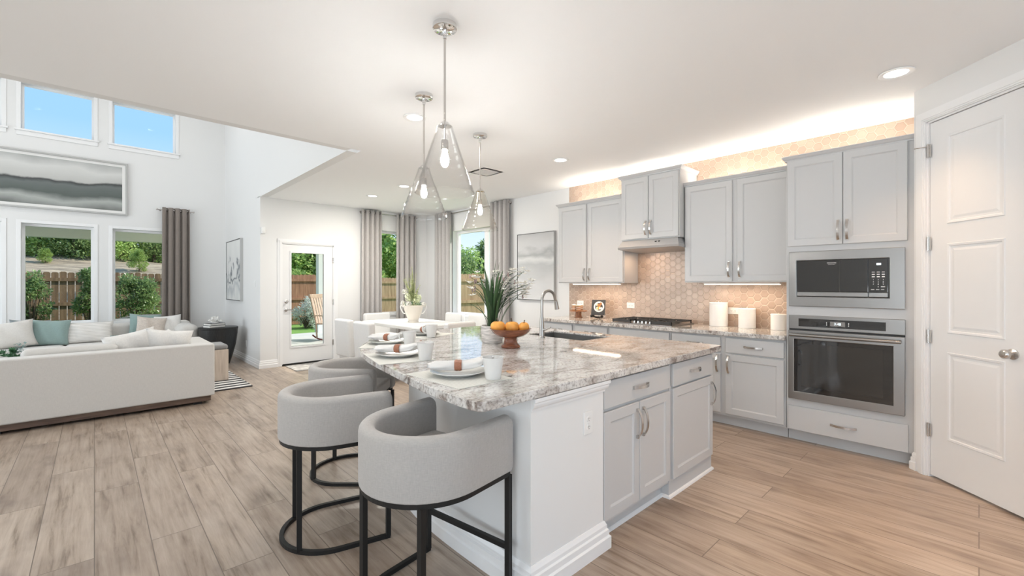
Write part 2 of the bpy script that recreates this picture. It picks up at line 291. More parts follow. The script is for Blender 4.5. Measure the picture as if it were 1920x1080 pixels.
M['art_kit'] = canvas_mat('grey cloud abstract', [(0.0, (0.74, 0.74, 0.74)), (0.3, (0.62, 0.62, 0.62)), (0.52, (0.50, 0.51, 0.51)), (0.62, (0.70, 0.70, 0.69)), (0.72, (0.40, 0.41, 0.41)), (0.8, (0.60, 0.60, 0.60)), (1.0, (0.50, 0.50, 0.50))], 0.35, 8.3, 2.2, 2.0, 1.12, 2.18)
M['art_small'] = canvas_mat('ink figure abstract', [(0.0, (0.74, 0.74, 0.72)), (0.3, (0.5, 0.52, 0.53)), (0.42, (0.70, 0.70, 0.69)), (0.5, (0.12, 0.14, 0.16)), (0.56, (0.72, 0.72, 0.71)), (1.0, (0.78, 0.78, 0.76))], 1.2, 5.7, 3.5, 0.7, 1.06, 2.2)
# ---------------------------------------------------------------- mesh helpers
class MB:
    def __init__(s): s.v = []; s.f = []; s.sm = []
    def add(s, vs, fs, smooth=False, T=None):
        b = len(s.v); s.v += [(T @ Vector(p))[:] if T is not None else tuple(p) for p in vs]
        for f in fs: s.f.append(tuple(b + i for i in f)); s.sm.append(smooth)
        return s
    def box(s, lo, hi, T=None, smooth=False):
        (a, b, c), (d, e, f) = lo, hi
        return s.add([(a, b, c), (d, b, c), (d, e, c), (a, e, c), (a, b, f), (d, b, f), (d, e, f), (a, e, f)],
                     [(0, 3, 2, 1), (4, 5, 6, 7), (0, 1, 5, 4), (1, 2, 6, 5), (2, 3, 7, 6), (3, 0, 4, 7)], smooth, T)
    def lathe(s, prof, n=32, c=(0, 0, 0), T=None, smooth=True, a0=0, rib=None):
        vs = []; fs = []; k = len(prof)
        for i in range(n):
            a = a0 + 2 * pi * i / n; q = 1.0 if rib is None else rib(a)
            for r, z in prof: vs.append((c[0] + r * q * cos(a), c[1] + r * q * sin(a), c[2] + z))
        for i in range(n):
            j = (i + 1) % n
            for t in range(k - 1): fs.append((i * k + t, j * k + t, j * k + t + 1, i * k + t + 1))
        return s.add(vs, fs, smooth, T)
    def cyl(s, r, z0, z1, n=24, c=(0, 0), T=None, r2=None):
        return s.lathe([(0, z0), (r, z0), (r if r2 is None else r2, z1), (0, z1)], n, (c[0], c[1], 0), T)
    def tube(s, pts, r, n=10, closed=False, T=None, sq=False, smooth=True):
        P = [Vector(p) for p in pts]; m = len(P); vs = []; fs = []
        rr = r if isinstance(r, (list, tuple)) else [r] * m
        up = None
        for i in range(m):
            if closed: d = (P[(i + 1) % m] - P[i - 1])
            else: d = P[min(i + 1, m - 1)] - P[max(i - 1, 0)]
            d.normalize()
            if up is None:
                up = Vector((0, 0, 1)) if abs(d.z) < 0.9 else Vector((1, 0, 0))
            x = d.cross(up)
            if x.length < 1e-5: x = d.cross(Vector((0, 1, 0)))
            x.normalize(); y = x.cross(d).normalized(); up = y
            for k in range(n):
                a = 2 * pi * k / n + (pi / 4 if sq else 0); q = rr[i] * (1.414 if sq else 1)
                vs.append(P[i] + x * cos(a) * q + y * sin(a) * q)
        for i in range(m if closed else m - 1):
            j = (i + 1) % m
            for k in range(n): fs.append((i * n + k, i * n + (k + 1) % n, j * n + (k + 1) % n, j * n + k))
        if not closed: fs += [tuple(range(n - 1, -1, -1)), tuple((m - 1) * n + k for k in range(n))]
        return s.add(vs, fs, smooth and not sq, T)
    def sweep(s, path, prof, closed=False, T=None, flip=1):
        """profile of (outward offset, z) along a path in XY; outward is the right of the travel direction"""
        P = [Vector((p[0], p[1])) for p in path]; m = len(P); vs = []; fs = []; n = len(prof)
        for i in range(m):
            d1 = (P[i] - P[i - 1]).normalized() if (closed or i > 0) else None
            d2 = (P[(i + 1) % m] - P[i]).normalized() if (closed or i < m - 1) else None
            d1 = d1 or d2; d2 = d2 or d1
            n1 = Vector((d1.y, -d1.x)); n2 = Vector((d2.y, -d2.x)); b = (n1 + n2)
            b = b / max(0.2, b.length_squared) * 2
            for o, z in prof: q = P[i] + b * o * flip; vs.append((q.x, q.y, z))
        for i in range(m if closed else m - 1):
            j = (i + 1) % m
            for k in range(n): fs.append((i * n + k, j * n + k, j * n + (k + 1) % n, i * n + (k + 1) % n))
        if not closed: fs += [tuple(range(n)), tuple((m - 1) * n + k for k in range(n - 1, -1, -1))]
        return s.add(vs, fs, False, T)
    def prism(s, poly, z0, z1, holes=(), T=None, smooth_side=False):
        loops = [list(poly)] + [list(h) for h in holes]; flat = [p for l in loops for p in l]
        tri = tessellate_polygon([[Vector((p[0], p[1], 0)) for p in l] for l in loops])
        n = len(flat); vs = [(p[0], p[1], z0) for p in flat] + [(p[0], p[1], z1) for p in flat]
        fs = []
        if not holes: fs = [tuple(range(n - 1, -1, -1)), tuple(range(n, 2 * n))]
        else:
            for t in tri: fs += [tuple(t), tuple(n + i for i in reversed(t))]
        s.add(vs, fs, False, T); b = len(s.v) - 2 * n; k = 0
        for l in loops:
            for i in range(len(l)):
                a, c = k + i, k + (i + 1) % len(l); s.f.append((b + a, b + c, b + n + c, b + n + a)); s.sm.append(smooth_side)
            k += len(l)
        return s
    def pillow(s, w, h, t, T=None, n=14, pinch=0.10):
        vs = []; fs = []
        for side in (1, -1):
            for i in range(n + 1):
                for j in range(n + 1):
                    u = 2 * i / n - 1; v = 2 * j / n - 1
                    th = ((1 - abs(u) ** 2.6) * (1 - abs(v) ** 2.6)) ** 0.5
                    x = u * w / 2 * (1 - pinch * (1 - abs(v) ** 2) * abs(u) ** 3 * 0.9); z = v * h / 2 * (1 - pinch * (1 - abs(u) ** 2) * abs(v) ** 3 * 0.9)
                    q = 0.012 * sin(u * 7 + v * 3) * th
                    vs.append((x, side * (th * t / 2 + q * side), z))
        m = (n + 1) ** 2
        for sd in (0, 1):
            for i in range(n):
                for j in range(n):
                    a = sd * m + i * (n + 1) + j; q = (a, a + 1, a + n + 2, a + n + 1); fs.append(q if sd else q[::-1])
        return s.add(vs, fs, True, T)
    def leaf(s, p, d, up, l, w):
        d = d.normalized(); x = d.cross(up)
        if x.length < 1e-4: x = d.cross(Vector((1, 0.3, 0)))
        x.normalize(); n = x.cross(d)
        return s.add([p, p + d * l * 0.45 + x * w / 2 + n * w * 0.15, p + d * l, p + d * l * 0.45 - x * w / 2 + n * w * 0.15], [(0, 1, 2, 3)])
    def blade(s, pts, w, n=1):
        P = [Vector(p) for p in pts]; m = len(P); vs = []; fs = []
        for i in range(m):
            d = (P[min(i + 1, m - 1)] - P[max(i - 1, 0)]).normalized(); x = d.cross(Vector((0, 0, 1)))
            if x.length < 0.02: x = Vector((1, 0, 0))
            x.normalize(); q = w * min(1, 0.55 + i / m) * (1 if i < m * 0.5 else max(0.04, 1 - ((i - m * 0.5) / (m * 0.5 - 0.5)) ** 1.6)) / 2
            nn = x.cross(d) * q * 0.5
            vs += [P[i] - x * q + nn, P[i], P[i] + x * q + nn]
        for i in range(m - 1):
            a = i * 3; fs += [(a, a + 1, a + 4, a + 3), (a + 1, a + 2, a + 5, a + 4)]
        return s.add(vs, fs, True)
    def ball(s, c, r, sx=1, sy=1, sz=1, nu=12, nv=8):
        prof = [(r * sin(pi * i / nv), -r * cos(pi * i / nv) * sz) for i in range(nv + 1)]
        T = Matrix.Translation(c) @ Matrix.Diagonal((sx, sy, 1, 1)); return s.lathe(prof, nu, T=T)
    def build(s, name, m, parent=None, bevel=0, seg=2, soft=False, label=None, kind=None, loc=None, rot=None, weld=True, thick=0, sub=0):
        me = bpy.data.meshes.new(name); me.from_pydata(s.v, [], s.f)
        me.polygons.foreach_set('use_smooth', [True] * len(s.f) if soft else s.sm)
        bm = bmesh.new(); bm.from_mesh(me)
        if weld: bmesh.ops.remove_doubles(bm, verts=bm.verts, dist=1e-5)
        bm.normal_update()
        if weld: bmesh.ops.recalc_face_normals(bm, faces=bm.faces)
        if not soft:
            for e in bm.edges:
                if len(e.link_faces) == 2 and e.calc_face_angle(0) > 0.7: e.smooth = False
        bm.to_mesh(me); bm.free()
        me.materials.append(M[m] if isinstance(m, str) else m)
        o = bpy.data.objects.new(name, me); COL.objects.link(o)
        if parent is not None: o.parent = parent
        if loc is not None: o.location = loc
        if rot is not None: o.rotation_euler = rot
        if thick:
            q = o.modifiers.new('s', 'SOLIDIFY'); q.thickness = thick; q.offset = 0
        if bevel:
            q = o.modifiers.new('b', 'BEVEL'); q.width = bevel; q.segments = seg; q.limit_method = 'ANGLE'; q.angle_limit = R(38)
            q.harden_normals = soft
        if sub:
            q = o.modifiers.new('u', 'SUBSURF'); q.levels = sub; q.render_levels = sub
        if label: o['label'] = label
        if kind: o['kind'] = kind
        return o
def tag(o, label, cat, group=None):
    o['label'] = label; o['category'] = cat
    if group: o['group'] = group
    return o
def thing(name, label, cat, loc=(0, 0, 0), rz=0, group=None):
    o = bpy.data.objects.new(name, None); COL.objects.link(o); o.empty_display_size = 0.1
    o.location = loc; o.rotation_euler = (0, 0, rz); return tag(o, label, cat, group)
def group_struct(name, loc=(0, 0, 0), rz=0):
    o = bpy.data.objects.new(name, None); COL.objects.link(o); o.location = loc; o.rotation_euler = (0, 0, rz); o['kind'] = 'structure'; return o
def struct(name, mb, m, **k):
    o = mb.build(name, m, **k); o['kind'] = 'structure'; return o
def dup(root, loc, rz=0, label=None, group=None, scale=None):
    def rec(o, par):
        c = o.copy(); COL.objects.link(c)
        if par is not None: c.parent = par
        for ch in list(o.children): rec(ch, c)
        return c
    r = rec(root, None); r.location = loc; r.rotation_euler = (0, 0, rz)
    if label: r['label'] = label
    if group: r['group'] = group
    if scale: r.scale = (scale,) * 3
    return r
def lamp(name, kind, loc, power, color=(1, 1, 1), parent=None, size=0.1, size_y=None, rot=(0, 0, 0), spread=None):
    d = bpy.data.lights.new(name, kind); d.energy = power; d.color = color
    if kind == 'AREA':
        if size_y: d.shape = 'RECTANGLE'; d.size = size; d.size_y = size_y
        else: d.shape = 'DISK'; d.size = size
        if spread: d.spread = spread
    else: d.shadow_soft_size = size
    o = bpy.data.objects.new(name, d); COL.objects.link(o); o.location = loc; o.rotation_euler = rot
    if parent is not None: o.parent = parent
    return o
def text(name, s, size, m, parent, loc, rot, depth=0.0005):
    c = bpy.data.curves.new(name, 'FONT'); c.body = s; c.size = size; c.align_x = 'CENTER'; c.align_y = 'CENTER'; c.extrude = depth
    t = bpy.data.objects.new(name + '_c', c); COL.objects.link(t)
    me = bpy.data.meshes.new_from_object(t.evaluated_get(bpy.context.evaluated_depsgraph_get())); bpy.data.objects.remove(t)
    me.materials.append(M[m]); o = bpy.data.objects.new(name, me); COL.objects.link(o); o.parent = parent; o.location = loc; o.rotation_euler = rot; return o
def wall_cells(mb, axis, pos0, pos1, u0, u1, z0, z1, holes):
    """solid wall with rectangular holes; axis 'x': runs along X, thickness in Y (pos0..pos1)"""
    us = sorted({u0, u1, *[h[0] for h in holes], *[h[1] for h in holes]}); zs = sorted({z0, z1, *[h[2] for h in holes], *[h[3] for h in holes]})
    us = [u for u in us if u0 <= u <= u1]; zs = [z for z in zs if z0 <= z <= z1]
    for a, b in zip(us, us[1:]):
        for c, d in zip(zs, zs[1:]):
            um, zm = (a + b) / 2, (c + d) / 2
            if any(h[0] < um < h[1] and h[2] < zm < h[3] for h in holes): continue
            if axis == 'x': mb.box((a, pos0, c), (b, pos1, d))
            else: mb.box((pos0, a, c), (pos1, b, d))
    return mb
def bez(p0, p1, p2, n=8): return [(Vector(p0) * (1 - t) ** 2 + Vector(p1) * 2 * t * (1 - t) + Vector(p2) * t * t) for t in [i / n for i in range(n + 1)]]
def spline(pts, n=6):
    P = [Vector(p) for p in pts]; out = []
    for i in range(len(P) - 1):
        a, b, c, d = P[max(i - 1, 0)], P[i], P[i + 1], P[min(i + 2, len(P) - 1)]
        for k in range(n):
            t = k / n; out.append(0.5 * ((2 * b) + (c - a) * t + (2 * a - 5 * b + 4 * c - d) * t * t + (3 * b - a - 3 * c + d) * t ** 3))
    return out + [P[-1]]
# ================================================================ the setting
L1 = [(-1.95, -1.07), (-0.865, -0.005), (0.235, 1.14)]
struct('floor', MB().prism([(-5, -3.2), (5.26, -3.2), (5.26, 8.1), (2.03, 8.1), (2.03, 10.75), (-5, 10.75)], -0.1, 0.0), 'floor')
struct('ceiling', MB().prism([(-5, -3.2), (5.08, -3.2), (5.08, 8.0), (2.06, 8.0), (2.06, 4.52), (-5, 4.52)], ZC, ZC + 0.16), 'ceil')
struct('ceiling_living', MB().prism([(-5.15, 4.47), (2.1, 4.47), (2.1, 10.83), (-5.15, 10.83)], ZH, ZH + 0.15), 'ceil')
struct('wall_kitchen', wall_cells(MB(), 'y', 5.08, 5.26, -3.35, 8.16, 0, 2.95, [(5.62, 7.05, 0.78, 2.40)]), 'wall')
struct('wall_dining', wall_cells(MB(), 'x', 8.0, 8.16, 1.95, 5.08, 0, 2.80, [(2.275, 3.135, 0, 2.065), (3.75, 4.62, 0.78, 2.42)]), 'wall')
struct('wall_living', MB().box((1.95, 8.16, 0), (2.11, 10.65, ZH)), 'wall')
struct('wall_upper', MB().box((1.95, 4.62, ZC + 0.0006), (2.11, 8.16, ZH)), 'wall')
struct('wall_loft', MB().box((-5, 4.47, ZC + 0.0006), (1.95, 4.62, ZH)), 'wall')
struct('wall_window', wall_cells(MB(), 'x', 10.65, 10.83, -5, 2.11, 0, ZH, [(a, b, 0.70, 2.37) for a, b in L1] + [(a, b, 3.89, 4.66) for a, b in L1]), 'wall')
struct('wall_left', wall_cells(MB(), 'y', -5.15, -5.0, -3.35, 10.83, 0, ZH, [(5.6, 9.6, 0.6, 2.5), (-3.2, 1.0, 0.9, 2.1)]), 'wall')
struct('wall_back', wall_cells(MB(), 'x', -3.35, -3.2, -5, 3.4, 0, 2.95, [(-3.8, 2.4, 0.3, 2.5)]), 'wall')
struct('wall_return', MB().box((4.43, 0.20, 0), (5.08, 0.33, ZC)), 'wall')
pw = group_struct('wall_pantry', (4.41, 0.33, 0), R(225))
struct('wall_panel', wall_cells(MB(), 'x', 0, 0.12, 0, 1.3, 0, ZC, [(0.105, 0.745, 0, 2.53)]), 'wall', parent=pw)
struct('wall_side', MB().box((3.49, -3.2, 0), (3.62, -0.60, ZC)), 'wall')

BASE = [(0, 0), (0.020, 0), (0.020, 0.055), (0.014, 0.062), (0.014, 0.088), (0.009, 0.094), (0.009, 0.112), (0.003, 0.128), (0, 0.128)]
struct('baseboard_living', MB().sweep([(1.95, 10.65), (1.95, 8.0), (2.205, 8.0)], BASE), 'trim')
struct('baseboard_dining', MB().sweep([(3.205, 8.0), (5.08, 8.0), (5.08, 4.16)], BASE), 'trim')
struct('baseboard_window', MB().sweep([(-5, 10.65), (1.93, 10.65)], BASE), 'trim')
struct('baseboard_pantry', MB().sweep([(0.0, 0.10), (0.0, 0.0), (0.028, 0.0)], BASE), 'trim', parent=None, loc=(4.41, 0.33, 0), rot=(0, 0, R(225)))

def casing(mb, x0, x1, z1, w=0.07):
    for a, b, t in ((0, w, 0.012), (0.008, w - 0.022, 0.018), (0.02, w - 0.034, 0.022)):
        mb.box((x0 - b, -t, 0), (x0 - a, 0, z1 + b)); mb.box((x1 + a, -t, 0), (x1 + b, 0, z1 + b)); mb.box((x0 - b, -t - 0.0004, z1 + a), (x1 + b, 0, z1 + b))
    return mb
def hinge(parent, x, z, h=0.09):
    return MB().box((x - 0.014, -0.006, z - h / 2), (x + 0.014, 0.002, z + h / 2)).cyl(0.006, z - h / 2 - 0.004, z + h / 2 + 0.004, 10, (x, -0.008)).build('hinge', 'nickel', parent, label='brushed nickel hinge')
# patio door (full glass lite)
d1 = group_struct('door_1', (0, 8.0, 0))
X0, X1, ZT = 2.287, 3.123, 2.045
casing(MB(), 2.275, 3.135, 2.06).build('casing', 'trim', d1)
MB().box((2.275, 0.0, 0), (X0, 0.12, 2.06)).box((X1, 0, 0), (3.135, 0.12, 2.06)).box((2.275, 0, ZT), (3.135, 0.12, 2.06)).build('jamb', 'trim', d1)
GX0, GX1, GZ0, GZ1 = 2.425, 2.960, 0.315, 1.905
sl = wall_cells(MB(), 'x', 0.012, 0.055, X0 + 0.003, X1 - 0.003, 0.03, ZT - 0.003, [(GX0, GX1, GZ0, GZ1)]).build('slab', 'door', d1)
mo = MB()
for a, t in ((0, 0.008), (0.012, 0.014)):
    q = 0.03 - a / 2
    mo.box((GX0 - 0.03 + a, 0.012 - t, GZ0 - q), (GX0, 0.016, GZ1 + q)).box((GX1, 0.012 - t, GZ0 - q), (GX1 + 0.03 - a, 0.016, GZ1 + q))
    mo.box((GX0, 0.012 - t, GZ0 - q), (GX1, 0.016, GZ0)).box((GX0, 0.012 - t, GZ1), (GX1, 0.016, GZ1 + q))
mo.build('glass_moulding', 'door', sl)
MB().box((GX0, 0.03, GZ0), (GX1, 0.036, GZ1)).build('glass_pane', 'glass', sl)
MB().box((2.275, -0.01, 0.0), (3.135, 0.14, 0.022)).build('threshold', 'black', d1, label='dark threshold')
TY = Matrix.Rotation(R(90), 4, 'X')   # local z -> -y
def knobset(parent, x, y, z, r=0.027, name='knob'):
    T = Matrix.Translation((x, y, z)) @ TY
    return MB().lathe([(0, 0), (0.032, 0), (0.032, 0.006), (0.012, 0.012), (0.011, 0.03), (r, 0.042), (r, 0.056), (r * 0.7, 0.066), (0, 0.068)], 24, T=T).build(name, 'nickel', parent, label='brushed nickel ' + name)
hb = knobset(sl, 2.345, 0.012, 1.08, 0.02, 'deadbolt')
T = Matrix.Translation((2.34, 0.012, 0.94)) @ TY
MB().lathe([(0, 0), (0.030, 0), (0.030, 0.008), (0.012, 0.014), (0.012, 0.045), (0, 0.047)], 20, T=T).box((2.335, -0.038, 0.930), (2.43, -0.026, 0.948)).build('lever_handle', 'nickel', sl, label='brushed nickel lever handle')
for z in (0.33, 1.05, 1.80): hinge(d1, 3.126, z)
# pantry door (three raised panels)
d2 = group_struct('door_2', (4.41, 0.33, 0), R(225))
casing(MB(), 0.105, 0.745, 2.53, 0.075).build('casing', 'trim', d2)
MB().box((0.105, 0, 0), (0.117, 0.11, 2.53)).box((0.733, 0, 0), (0.745, 0.11, 2.53)).box((0.105, 0, 2.518), (0.745, 0.11, 2.53)).build('jamb', 'trim', d2)
PAN = [(0.30, 0.905), (1.035, 1.65), (1.785, 2.395)]
sl2 = wall_cells(MB(), 'x', 0.010, 0.045, 0.120, 0.730, 0.016, 2.514, [(0.245, 0.612, a, b) for a, b in PAN]).build('slab', 'door', d2)
for a, b in PAN:
    mb = MB(); x0, x1 = 0.245, 0.612
    def ringq(o0, y0, o1, y1):
        P = lambda o, y: [(x0 + o, y, a + o), (x1 - o, y, a + o), (x1 - o, y, b - o), (x0 + o, y, b - o)]
        mb.add(P(o0, y0) + P(o1, y1), [(i, (i + 1) % 4, 4 + (i + 1) % 4, 4 + i) for i in range(4)])
    ringq(0, 0.010, 0.004, 0.0055); ringq(0.004, 0.0055, 0.016, 0.007); ringq(0.016, 0.007, 0.021, 0.0125); ringq(0.021, 0.0125, 0.034, 0.0125); ringq(0.034, 0.0125, 0.050, 0.0095)
    mb.add([(x0 + 0.05, 0.0095, a + 0.05), (x1 - 0.05, 0.0095, a + 0.05), (x1 - 0.05, 0.0095, b - 0.05), (x0 + 0.05, 0.0095, b - 0.05)], [(0, 1, 2, 3)])
    mb.build('raised_panel', 'door', sl2)
kn = knobset(sl2, 0.655, 0.010, 0.955, 0.028)
for z in (0.335, 1.0, 1.66, 2.32): hinge(d2, 0.121, z)
MB().tube([(0.121, -0.012, 2.35), (0.10, -0.02, 2.352), (0.075, -0.05, 2.352), (0.068, -0.06, 2.35)], 0.004, 8).build('hinge_doorstop', 'nickel', d2, label='hinge pin doorstop')

# windows -------------------------------------------------------
def window(name, loc, rz, w, z0, z1, muls=(), depth=0.18, trim=True, sill=True, y=0.10, fw=0.04):
    g = group_struct(name, loc, rz)
    wall_cells(MB(), 'x', y, y + 0.06, 0, w, z0, z1, [(a + fw, b - fw, z0 + fw, z1 - fw) for a, b in zip([0, *[m + 0.01 for m in muls]], [*[m - 0.01 for m in muls], w])]).build('window_frame', 'trim', g)
    for a, b in zip([0, *muls], [*muls, w]): MB().box((a + fw - 0.003, y + 0.027, z0 + fw - 0.003), (b - fw + 0.003, y + 0.033, z1 - fw + 0.003)).build('glass_pane', 'glass', g)
    if trim:
        t = 0.05; mb = MB()
        mb.box((-t, -0.009, z0 - 0.005), (0, 0, z1 + t)).box((w, -0.009, z0 - 0.005), (w + t, 0, z1 + t)).box((0, -0.009, z1), (w, 0, z1 + t)); mb.build('casing', 'trim', g, bevel=0.003)
    if sill: MB().box((-0.07, -0.03, z0 - 0.028), (w + 0.07, 0.0, z0)).box((0.001, 0, z0 - 0.02), (w - 0.001, y, z0 + 0.002)).box((-0.05, -0.014, z0 - 0.10), (w + 0.05, 0, z0 - 0.028)).build('sill', 'trim', g, bevel=0.003)
    return g
for i, (a, b) in enumerate(L1):
    window('window_%d' % (i + 1), (a, 10.65, 0), 0, b - a, 0.70, 2.37)
    window('window_%d' % (i + 4), (a, 10.65, 0), 0, b - a, 3.89, 4.66, fw=0.03)
window('window_7', (3.75, 8.0, 0), 0, 0.87, 0.78, 2.42, trim=False)
window('window_8', (5.08, 7.05, 0), R(-90), 1.43, 0.78, 2.40, muls=(0.90,), trim=False, fw=0.05)

# hex tile on the kitchen wall, floor line to ceiling
struct('trim_tile', MB().box((5.068, 0.331, 0.90), (5.0805, 4.135, ZC)), 'tile')

# ================================================================ lights in the ceilings
def can(x, y, z, w, seen=True, col=(1.0, 0.94, 0.86), label=None, r=0.075, spread=None):
    t = thing('recessed_light', label or 'round recessed ceiling light', 'ceiling light', (x, y, z), 0, 'recessed ceiling lights') if seen else None
    if seen:
        MB().lathe([(r, 0.0), (r + 0.022, -0.002), (r + 0.020, -0.008), (r - 0.006, -0.006), (r - 0.012, -0.001)], 36).build('trim_ring', 'plastic', t)
        MB().lathe([(0, -0.003), (r - 0.010, -0.003)], 36).build('lens', 'lens', t)
        lamp('lamp', 'AREA', (0, 0, -0.012), w, col, t, size=2 * r - 0.02, spread=spread)
    else: lamp('fill_can', 'AREA', (x, y, z - 0.012), w, col, None, size=0.14, spread=spread)  # not seen: bare lamp added only for its light
WARM = (1.0, 0.66, 0.40)
can(3.916, 0.383, ZC, CAN_W * 0.4, col=WARM, spread=R(75), label='recessed ceiling light near the pantry door')
can(1.981, 3.297, ZC, CAN_W, label='recessed ceiling light behind the rods of the two nearer pendants')
for x, y in ((3.9, -1.0), (2.6, 0.3), (2.7, -1.2)): can(x, y, ZC, CAN_W * 0.9, False, WARM, spread=R(85))  # added off-camera lamps that warm the kitchen floor
can(3.87, 3.285, ZC, CAN_W, col=WARM, spread=R(110), label='recessed ceiling light in front of the hood cabinet')
can(3.25, 6.70, ZC, CAN_W * 4.5, label='recessed ceiling light nearest the nook curtains')
can(3.26, 5.72, ZC, CAN_W * 3, label='recessed ceiling light just above the middle glass pendant shade')
for x, y in ((-0.1, 0.2), (-0.1, 2.3), (-2.3, 0.2), (-2.3, 2.3), (1.98, -1.8), (-0.1, -1.8), (-2.3, -1.8)): can(x, y, ZC, CAN_W * (0.45 if y < 1 else 0.8), False)  # added lamps out of view, filling the near part of the room
for x in (-3.4, -1.0, 1.1):
    for y in (6.0, 8.9): can(x, y, ZH, LIV_W, False, (1.0, 0.98, 0.95))  # added out of view to brighten the living room
# ceiling air vent
v = thing('ceiling_vent', 'white slatted air register on the ceiling', 'vent', (3.60, 4.29, ZC), 0)
wall_cells(MB(), 'x', 0, 0.008, -0.16, 0.16, -0.16, 0.16, [(-0.125, 0.125, -0.125, 0.125)]).build('register_frame', 'plastic', v, rot=(R(90), 0, 0))
mb = MB()
for i in range(11): mb.box((-0.125, -0.004 + 0.0, -0.001), (0.125, 0.004, 0.001), Matrix.Translation((0, -0.11 + i * 0.022, -0.007)) @ Matrix.Rotation(R(40), 4, 'X'))
mb.build('slats', 'plastic', v)
MB().box((-0.125, -0.125, -0.001), (0.125, 0.125, -0.0002)).build('backing', 'matte', v)
# ================================================================ kitchen cabinetry (local frame: front faces -y, x to the right, z up)
KR = R(-90)
def handle(parent, x, z, y, L=0.17, vert=True):
    mb = MB(); n = 12; h = L / 2
    f = lambda t: (0.006 + 0.026 * (1 - abs(t) ** 2.4))
    for sgn in (-1, 1):
        a, b = sorted((sgn * h, sgn * (h - 0.018)))
        mb.box((-0.009, -0.012, a), (0.009, 0.0, b))
    vs = []; fs = []
    for i in range(n + 1):
        t = -1 + 2 * i / n; q = t * (h - 0.004); d = f(t)
        for u, e in ((-0.0085, 0), (0.0085, 0), (0.0085, 0.006), (-0.0085, 0.006)): vs.append((u, -d - e, q))
    for i in range(n):
        for k in range(4): fs.append((i * 4 + k, i * 4 + (k + 1) % 4, i * 4 + 4 + (k + 1) % 4, i * 4 + 4 + k))
    fs += [(0, 1, 2, 3), (n * 4 + 3, n * 4 + 2, n * 4 + 1, n * 4)]
    mb.add(vs, fs, True)
    return mb.build('handle', 'nickel', parent, loc=(x, y, z), rot=(0, 0 if vert else R(90), 0), label='brushed nickel bow handle')
def shaker(parent, x0, x1, z0, z1, y, hs=None, hz=None, name='door', sw=0.056, t=0.020):
    """door whose front plane is at y; hs: x of the handle"""
    mb = MB(); i0, i1, j0, j1 = x0 + sw, x1 - sw, z0 + sw, z1 - sw; c = 0.010; r = 0.009
    A = [(x0, z0), (x1, z0), (x1, z1), (x0, z1)]; B = [(i0, j0), (i1, j0), (i1, j1), (i0, j1)]; C = [(i0 + c, j0 + c), (i1 - c, j0 + c), (i1 - c, j1 - c), (i0 + c, j1 - c)]; e = 0.003
    A2 = [(x0 + e, z0 + e), (x1 - e, z0 + e), (x1 - e, z1 - e), (x0 + e, z1 - e)]
    vs = [(p[0], y + t, p[1]) for p in A] + [(p[0], y + e, p[1]) for p in A] + [(p[0], y, p[1]) for p in A2] + [(p[0], y, p[1]) for p in B] + [(p[0], y + 0.003, p[1]) for p in B] + [(p[0], y + r, p[1]) for p in C]
    fs = [(3, 2, 1, 0)]
    for l in range(5):
        for k in range(4): fs.append((l * 4 + k, l * 4 + (k + 1) % 4, l * 4 + 4 + (k + 1) % 4, l * 4 + 4 + k))
    fs.append((20, 21, 22, 23)); mb.add(vs, fs)
    d = mb.build(name, 'cab', parent)
    if hs is not None: handle(d, hs, hz, y)
    return d
def drawer(parent, x0, x1, z0, z1, y, h=True, t=0.020, name='drawer', L=0.165):
    d = MB().box((x0, y, z0), (x1, y + t, z1)).build(name, 'cab', parent, bevel=0.004)
    if h: handle(d, (x0 + x1) / 2, (z0 + z1) / 2, y, L, False)
    return d
CROWN = [(-0.002, 0), (0.010, 0), (0.012, 0.010), (0.020, 0.016), (0.030, 0.030), (0.034, 0.034), (0.034, 0.042), (-0.002, 0.042)]
def crown(parent, w, d, z, sides=(1, 1), cut=0.0):
    # front at y=0, from left (x=0) to right (x=w): outward must be -y => travel +x
    p = ([(0, d)] if sides[0] else []) + [(0, 0), (w - cut, 0)] + ([(w, d)] if sides[1] else [])
    return MB().sweep(p, [(o, z + q) for o, q in CROWN]).build('crown_moulding', 'cab', parent)
# ---- wall cabinets
XU = 4.75
def wall_cab(name, label, yl, yr, xf, z0, z1, split, hz, sides=(1, 1), zdt=None, marg=0.012):
    w = yl - yr; d = 5.066 - xf
    t = thing(name, label, 'wall cabinet', (xf, yl, 0), KR)
    MB().box((0, 0, z0), (w, d, z1)).build('body', 'cab', t, bevel=0.001)
    a, b = split
    shaker(t, marg, a, z0 + 0.012, z1 - 0.012, -0.020, a - 0.028, hz); shaker(t, b, w - marg, z0 + 0.012, z1 - 0.012, -0.020, b + 0.028, hz)
    crown(t, w, d, z1 - 0.004, sides, 0.0 if sides[1] else 0.036); return t
wall_cab('wall_cabinet', 'grey two-door wall cabinet left of the range hood, beside the framed art', 4.062, 3.005, XU, 1.385, 2.447, (0.487, 0.515), 1.50, (1, 0))
wall_cab('wall_cabinet', 'short raised two-door wall cabinet directly above the range hood', 2.985, 2.245, 4.65, 1.890, 2.632, (0.366, 0.374), 2.02)
wall_cab('wall_cabinet', 'tall grey two-door wall cabinet between range hood and oven tower', 2.238, 1.176, XU, 1.390, 2.447, (0.505, 0.553), 1.52, (1, 0))
